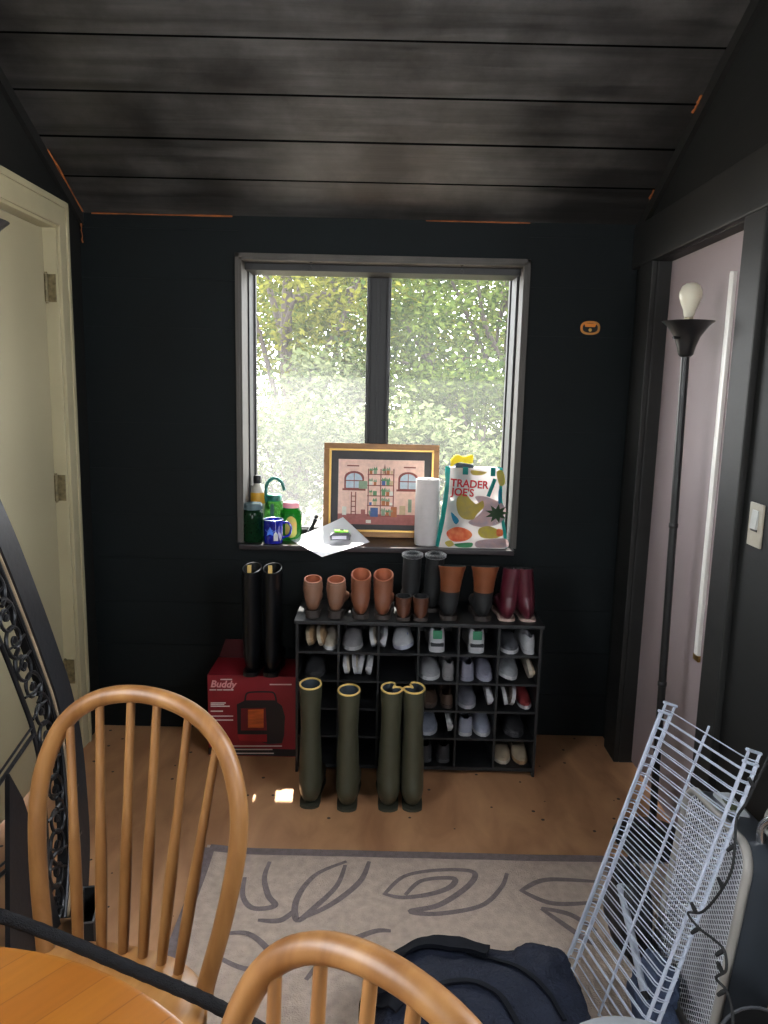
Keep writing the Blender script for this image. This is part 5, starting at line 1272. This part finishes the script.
# portable heater with a mesh grille, leaning behind the shelves
def portable_heater():
    tl = Vector((.815, 1.82, .493)); tr = Vector((.811, 1.48, .526)); bl = Vector((.741, 1.774, .014))
    t = thing('portable_heater', 'grey portable heater with pale mesh grille and rounded corners behind the wire shelves', 'heater', (.80, 1.65, 0))
    wv = tr - tl; W_ = wv.length; wd = wv.normalized(); up = (tl - bl); up -= wd * up.dot(wd); Hh = up.length; up.normalize(); n = up.cross(wd).normalized()
    if n.x > 0: n = -n
    Q = lambda u, v, o=0.0: bl + wd * u + up * v + n * o
    rc = .055
    def outline(d=0.0, per=7):
        o = []; r = rc - d
        for (cu, cv, a0) in ((W_ - rc, Hh - rc, 0), (rc, Hh - rc, 90), (rc, rc, 180), (W_ - rc, rc, 270)):
            for k in range(per + 1):
                a = R(a0 + 90 * k / per); o.append((cu + r * math.cos(a), cv + r * math.sin(a)))
        return o
    m_rimp = M('grille_rim_cream', (150, 146, 140), r=.4, var=.06); m_mesh = M('grille_mesh_pale', (206, 208, 214), r=.4, var=.06, bump=0)
    m_body = M('heater_body_grey', (62, 67, 74), r=.32, var=.1, bump=.04)
    bm = BM(); add_tube(bm, [Q(u, v) for u, v in outline()], .0105, 10, True); obj('grille_rim', bm, m_rimp, t, True, True)
    bm = BM(); st = .0118; slope = .62
    inside = lambda u, v: (.006 < u < W_ - .006 and .006 < v < Hh - .006) and all(not (abs(u - W_ / 2) > W_ / 2 - rc and abs(v - Hh / 2) > Hh / 2 - rc) or math.hypot(abs(u - W_ / 2) - (W_ / 2 - rc), abs(v - Hh / 2) - (Hh / 2 - rc)) < rc - .005 for _ in (0,))
    for sgn in (1, -1):
        for k in range(-30, int(Hh / st) + 30):
            start = prev = None; N_ = 60
            for i in range(N_ + 1):
                u = W_ * i / N_; v = k * st + sgn * slope * u
                if inside(u, v):
                    if start is None: start = (u, v)
                    prev = (u, v)
                elif start is not None:
                    if prev != start: add_tube(bm, [Q(*start), Q(*prev)], .0021 if sgn < 0 else .0013, 4, caps=False, flat=(n, .5))
                    start = None
            if start is not None and prev != start: add_tube(bm, [Q(*start), Q(*prev)], .0021 if sgn < 0 else .0013, 4, caps=False, flat=(n, .5))
    obj('mesh_grille', bm, m_mesh, t, True, True, recalc=False)
    bm = BM(); add_loft(bm, [[Q(u, v, -.004) for u, v in outline(-.004)], [Q(u, v, -.075) for u, v in outline(-.006)], [Q(u, v, -.110) for u, v in outline(.008)], [Q(u, v, -.120) for u, v in outline(.03)]], True, False, True)
    add_loft(bm, [[Q(u, v, -.004) for u, v in outline(-.004)], [Q(u, v, -.004) for u, v in outline(.004)], [Q(u, v, -.05) for u, v in outline(.008)]], True, False, True)
    obj('housing', bm, m_body, t, True, True, 35)
    bm = BM(); c = Q(W_ * .34, Hh + .004, -.055); add_box(bm, c, (.045, .11, .016), None, .007); obj('handle_block', bm, M('block_white_plastic', (190, 194, 198), r=.4), t, True, True)
    bm = BM(); add_box(bm, c + Vector((-.004, -.006, .0075)), (.022, .05, .006), None, .002); obj('handle_recess', bm, M('recess_olive', (74, 80, 56), r=.5), t, True, True)
    bm = BM(); a = Q(W_ - .05, Hh + .002, -.045) + Vector((0, 0, .045)); add_tube(bm, smooth_path([a - Vector((0, 0, .05)), a, a + Vector((.03, -.03, .03)), a + Vector((.058, -.10, .015)), a + Vector((.075, -.20, -.03))], 6), .0105, 10); obj('carry_tube', bm, m_chrome, t, True, True)
    bm = BM(); ce = a + Vector((.012, -.012, .014)); add_tube(bm, [ce + Vector((.006 * math.sin(2 * PI * k / 20), .026 * math.cos(2 * PI * k / 20), .030 * math.sin(2 * PI * k / 20))) for k in range(20)], .0045, 8, True); obj('tube_ring', bm, M('ring_pale', (170, 168, 160), r=.4), t, True, True)
portable_heater()
# black pot by the cabinet
pp = onY(753, 978, 1.33)
pt_ = thing('black_bucket', 'round black bucket in the lower right corner beside the portable heater', 'bucket', (pp.x + .055, 1.27, 0))
bm = BM(); tm_ = Matrix.Translation((0, 0, .19)) @ Matrix.Rotation(R(-38), 4, 'Y') @ Matrix.Rotation(R(14), 4, 'X')
add_lathe(bm, [(.045, -.17), (.060, -.165), (.078, .14), (.074, .14), (.056, -.155), (.002, -.158)], 32, tm_, True, True); 
zmin = min(v.co.z for v in bm.verts)
for v in bm.verts: v.co.z -= zmin
obj('bucket_body', bm, m_blackmatte, pt_)
bm = BM(); add_tube(bm, [tm_ @ Vector((.077 * math.cos(2 * PI * k / 28), .077 * math.sin(2 * PI * k / 28), .141)) - Vector((0, 0, zmin)) for k in range(28)], .0035, 6, True); obj('rim', bm, M('rim_dark_grey', (64, 66, 72), r=.35), pt_)
# string-light cord draped over the board
bm = BM(); nP = Vector((.932, .128, -.340)).normalized(); cp0 = Vector((.745, 1.83, .681)) - nP * .045
path = [(772, 750), (766, 762), (748, 800), (737, 818), (735, 845), (731, 872), (718, 895), (702, 912), (688, 913), (699, 928), (712, 938), (724, 950), (726, 970), (716, 978), (726, 990), (732, 1010), (734, 1045)]
CP = smooth_path([onP(x, y, cp0, nP) for x, y in path], 6); add_tube(bm, CP, .0028, 7)
cs = thing('string_light_cord', 'thin black string light cord hanging over the portable heater', 'cord', CP[30])
obj('cable', bm, m_blackmatte, cs, True, True)
for i in (10, 24, 34, 44, 54, 66, 74, 84):
    if i < len(CP):
        a = CP[i]; d_ = Vector((-.3, .2, .6 if i % 3 else -.5)).normalized(); bm = BM(); add_tube(bm, [a, a + d_ * .010, a + d_ * .022], [.0042, .0048, .0036], 8); obj('light_socket', bm, m_blackmatte, cs, True, True)

# ------------------------------------------------------------------ soft things
def blob(center, rad, seed, amp=.18, freq=2.4, sub=5, flat=0.02, boxy=1.0, fine=.12):
    bm = BM(); bmesh.ops.create_icosphere(bm, subdivisions=sub, radius=1); c = Vector(center)
    for v in bm.verts:
        q = v.co.copy()
        if boxy != 1.0: q = Vector([math.copysign(abs(a) ** boxy, a) for a in q])
        nz = noise.noise(q * freq + Vector((seed, seed * 1.7, 0))) + .5 * (1 - abs(noise.noise(q * freq * 2.1 + Vector((seed, 3, seed))))) - .25 + fine * noise.noise(q * freq * 5 + Vector((seed, 0, 9)))
        q *= 1 + amp * nz; v.co = Vector((c.x + q.x * rad[0], c.y + q.y * rad[1], max(flat, c.z + q.z * rad[2])))
    return bm
m_navy = M('nylon_navy', (24, 29, 43), spec=.2, r=.7, var=.2, scale=30, bump=.4, bscale=140)
m_navyd = M('nylon_navy_dark', (12, 15, 23), spec=.15, r=.75, var=.2)
def navy_bag():
    c = Vector((.235, 1.49, .085))
    t = thing('navy_backpack', 'soft navy backpack slumped on the rug', 'backpack', (c.x, c.y, 0))
    rug_h = .011
    from mathutils.bvhtree import BVHTree
    bm = blob(c, (.235, .18, .11), 4.2, .17, 1.5, 5, rug_h, .78, .05); bvh = BVHTree.FromBMesh(bm)
    def drape(x, y, o=.006):
        h = bvh.ray_cast(Vector((x, y, 1)), Vector((0, 0, -1)))[0]
        return Vector((x, y, (h.z if h is not None else rug_h) + o))
    obj('bag_body', bm, m_navy, t, True, True, 70)
    def ribbon(name, pts, w, th, m, lift=.004):
        P = smooth_path([Vector((x, y, 0)) for x, y in pts], 8); rings = []
        for i, q in enumerate(P):
            tt = (P[min(i + 1, len(P) - 1)] - P[max(i - 1, 0)]).normalized(); nn = Vector((-tt.y, tt.x, 0))
            cc = drape(q.x, q.y, lift); zs = [max(cc.z - .012, drape(*(q + nn * w * f).xy, lift).z) for f in (-1, -.4, .4, 1)]
            lo = [Vector(((q + nn * w * f).x, (q + nn * w * f).y, z)) for f, z in zip((-1, -.4, .4, 1), zs)]
            rings.append(lo + [v + Vector((0, 0, th)) for v in lo[::-1]])
        b = BM(); add_loft(b, rings, True, True, True); obj(name, b, m, t, True, True, 50)
    ribbon('shoulder_strap', [(.03, 1.47), (.045, 1.55), (.10, 1.60), (.19, 1.605), (.27, 1.58)], .022, .010, m_navyd, .008)
    ribbon('pocket_seam', [(.08, 1.36), (.12, 1.44), (.20, 1.47), (.27, 1.44), (.31, 1.36)], .006, .005, m_navyd)
    ribbon('side_strap', [(.06, 1.42), (.025, 1.46), (-.005, 1.50), (-.02, 1.55)], .014, .006, m_navyd)
    ribbon('zipper', [(.22, 1.58), (.30, 1.54), (.37, 1.47), (.41, 1.40)], .005, .004, m_navyd)
    bm = blob((.385, 1.55, .15), (.070, .065, .050), 9, .2, 1.8, 4, .02, .8, .05); obj('top_pocket', bm, m_navy, t, True, True, 70)
navy_bag()
m_denim = M('denim_blue', (56, 68, 92), r=.85, var=.2, scale=60, bump=.3, bscale=220)
p = onZ(612, 935, 0)
o_ = thing('denim_bundle', 'folded blue denim bundle on the floor behind the wire shelves', 'clothing', (.64, 1.62, 0))
bm = blob((.668, 1.565, .045), (.042, .10, .045), 2.0, .2, 2.2, 4, .013, .7); obj('lower_fold', bm, m_denim, o_, True, True, 70)
bm = blob((.690, 1.60, .105), (.034, .06, .04), 6.0, .25, 2.2, 4, .02, .7); obj('upper_fold', bm, m_denim, o_, True, True, 70)
o_ = thing('black_duffel', 'black duffel bag on the floor beneath the leaning portable heater', 'bag', (.72, 1.75, 0))
bm = blob((.692, 1.85, .10), (.045, .12, .11), 3.0, .2, 2.0, 5, .012, .8); obj('bag_body', bm, M('nylon_black', (24, 25, 30), r=.6, var=.2, bump=.3), o_, True, True, 70)
bm = BM(); add_tube(bm, smooth_path([(.692, 1.79, .18), (.695, 1.81, .25), (.70, 1.87, .26), (.70, 1.91, .18)], 6), .011, 8, flat=(Vector((1, 0, 0)), .4)); obj('carry_handle', bm, m_blackmatte, o_, True, True)
bm = BM(); a = onY(620, 884, 1.825); c = onY(645, 995, 1.575); add_tube(bm, [a, a.lerp(c, .5), c], .010, 12)
m_chrome = M('pole_silver', (190, 198, 212), r=.35, metal=.25, var=.05, bump=0)
o_ = thing('metal_pole', 'short silver metal pole lying slanted behind the wire shelves', 'pole', c)
obj('tube', bm, m_chrome, o_, True, True)
bm = BM(); d_ = (a - c).normalized(); add_tube(bm, [a - d_ * .004, a + d_ * .05], .013, 12); obj('grip', bm, m_blackmatte, o_, True, True)
bm = BM(); add_tube(bm, [c + d_ * .004, c - d_ * .015], .012, 12); obj('end_cap', bm, m_black, o_, True, True)
# grey stool whose rounded seat edge shows at the bottom
sp = onZ(600, 1013, .45)
so = thing('grey_stool', 'grey rounded stool seat showing at the bottom edge right of the backpack', 'stool', (sp.x + .03, sp.y - .145, 0))
bm = BM(); add_lathe(bm, [(.12, .405), (.146, .412), (.152, .428), (.146, .444), (.12, .45), (.001, .451)], 40); obj('seat', bm, M('stool_grey', (112, 116, 120), r=.6, var=.08), so)
for k in range(3):
    a = 2 * PI * k / 3 + .5; bm = BM(); add_tube(bm, [(.09 * math.cos(a), .09 * math.sin(a), .408), (.14 * math.cos(a), .14 * math.sin(a), 0)], .010, 8); obj('leg', bm, m_black, so)

# ------------------------------------------------------------------ pieces that belong to a part sit under that part
SUB = {'rim_trim': 'shaft', 'pull_tab': 'shaft', 'heel_tab': 'upper', 'heel_band': 'upper', 'toe_patch': 'upper', 'frame_lip': 'frame', 'drawing': 'mat_board', 'star_print': 'mug_body', 'bulb': 'socket',
       'rocker': 'plate', 'slot': 'plate', 'handle_recess': 'handle_block', 'tube_ring': 'carry_tube', 'label_panel': 'glass_body', 'label_band': 'bottle_body', 'light_socket': 'cable', 'lock_button': 'case', 'label_plate': 'case',
       'heater_picture': 'carton', 'heater_surround': 'carton', 'grille_picture': 'carton', 'handle_picture': 'carton', 'heater_base_print': 'carton', 'print_line': 'carton', 'base_stripe': 'carton',
       'pocket_seam': 'bag_body', 'zipper': 'bag_body', 'rocker_slot': 'plate'}
stem = lambda o: o.name.split('.')[0]
for root in [o for o in C.objects if o.parent is None and o.type == 'EMPTY']:
    kids = list(root.children); by = {}
    for k in kids: by.setdefault(stem(k), k)
    for k in kids:
        n_ = stem(k); to = SUB.get(n_)
        if stem(root) == 'shopping_bag' and (n_.endswith('_print') or n_ in ('pineapple_leaves', 'lettering', 'handle')): to = 'front_panel'
        if stem(root) == 'heater_box' and n_ == 'lettering': to = 'carton'
        if stem(root) == 'enamel_mug' and n_ in ('handle', 'rim'): to = 'mug_body'
        if to in by and by[to] is not k: k.parent = by[to]

# ================================================================== LIGHT, SKY, CAMERA
w = bpy.data.worlds.new('World'); bpy.context.scene.world = w; w.use_nodes = True; nt = w.node_tree; bg = nt.nodes['Background']
sky = nt.nodes.new('ShaderNodeTexSky'); sky.sky_type = 'HOSEK_WILKIE'; sky.turbidity = 4; sky.sun_direction = (-.15, .45, .88)
mx = nt.nodes.new('ShaderNodeMix'); mx.data_type = 'RGBA'; mx.inputs['Factor'].default_value = .55; mx.inputs['B'].default_value = (1.0, 1.0, .98, 1)
nt.links.new(sky.outputs['Color'], mx.inputs['A']); nt.links.new(mx.outputs['Result'], bg.inputs['Color']); bg.inputs['Strength'].default_value = 17.0
sl = bpy.data.lights.new('Sun', 'SUN'); sl.energy = 20.0; sl.angle = R(.6); sl.color = (1, .96, .88)
so_ = bpy.data.objects.new('Sun', sl); C.objects.link(so_)
SUN_EL, SUN_AZ = R(62), R(-4)      # azimuth from +Y
src = Vector((math.sin(SUN_AZ) * math.cos(SUN_EL), math.cos(SUN_AZ) * math.cos(SUN_EL), math.sin(SUN_EL)))
so_.rotation_euler = src.to_track_quat('Z', 'Y').to_euler(); so_.location = (0, 6, 8)
# area fill lights added in the unseen openings beside and behind the viewer
def fill_light(name, loc, rot, sx, sy, e, col=(.88, .93, 1.0)):
    al = bpy.data.lights.new(name, 'AREA'); al.shape = 'RECTANGLE'; al.size = sx; al.size_y = sy; al.energy = e; al.color = col
    ao = bpy.data.objects.new(name, al); C.objects.link(ao); ao.location = loc; ao.rotation_euler = rot
fill_light('RearWindowDaylight', ((RX0 + RX1) / 2, Y_REAR - .07, (RZ0 + RZ1) / 2), (R(90), 0, 0), RX1 - RX0, RZ1 - RZ0, 5)
fill_light('RightWindowDaylight', (XR + .07, (RW0 + RW1) / 2, (RZ0_ + RZ1_) / 2), (0, R(90), 0), RZ1_ - RZ0_, RW1 - RW0, 12)
fill_light('LeftWindowDaylight', (XL - .07, (LW0 + LW1) / 2, (LZ0 + LZ1) / 2), (0, R(-90), 0), LZ1 - LZ0, LW1 - LW0, 12)
cam = bpy.data.cameras.new('Camera'); co = bpy.data.objects.new('Camera', cam); C.objects.link(co)
cam.sensor_fit = 'VERTICAL'; cam.sensor_height = 24; cam.lens = F / 1024 * 24; cam.clip_start = .02
mt = Matrix((RV, UV, -FV)).transposed().to_4x4(); mt.translation = EYEP; co.matrix_world = mt
sc = bpy.context.scene; sc.camera = co
sc.view_settings.view_transform = 'Standard'; sc.view_settings.look = 'None'; sc.view_settings.gamma = 1; sc.view_settings.use_curve_mapping = False
sc.view_settings.exposure = 0.4
sc.cycles.max_bounces = 10; sc.cycles.diffuse_bounces = 5; sc.cycles.transparent_max_bounces = 24; sc.cycles.use_denoising = True
sc.cycles.caustics_reflective = False; sc.cycles.caustics_refractive = False; sc.cycles.sample_clamp_indirect = 6
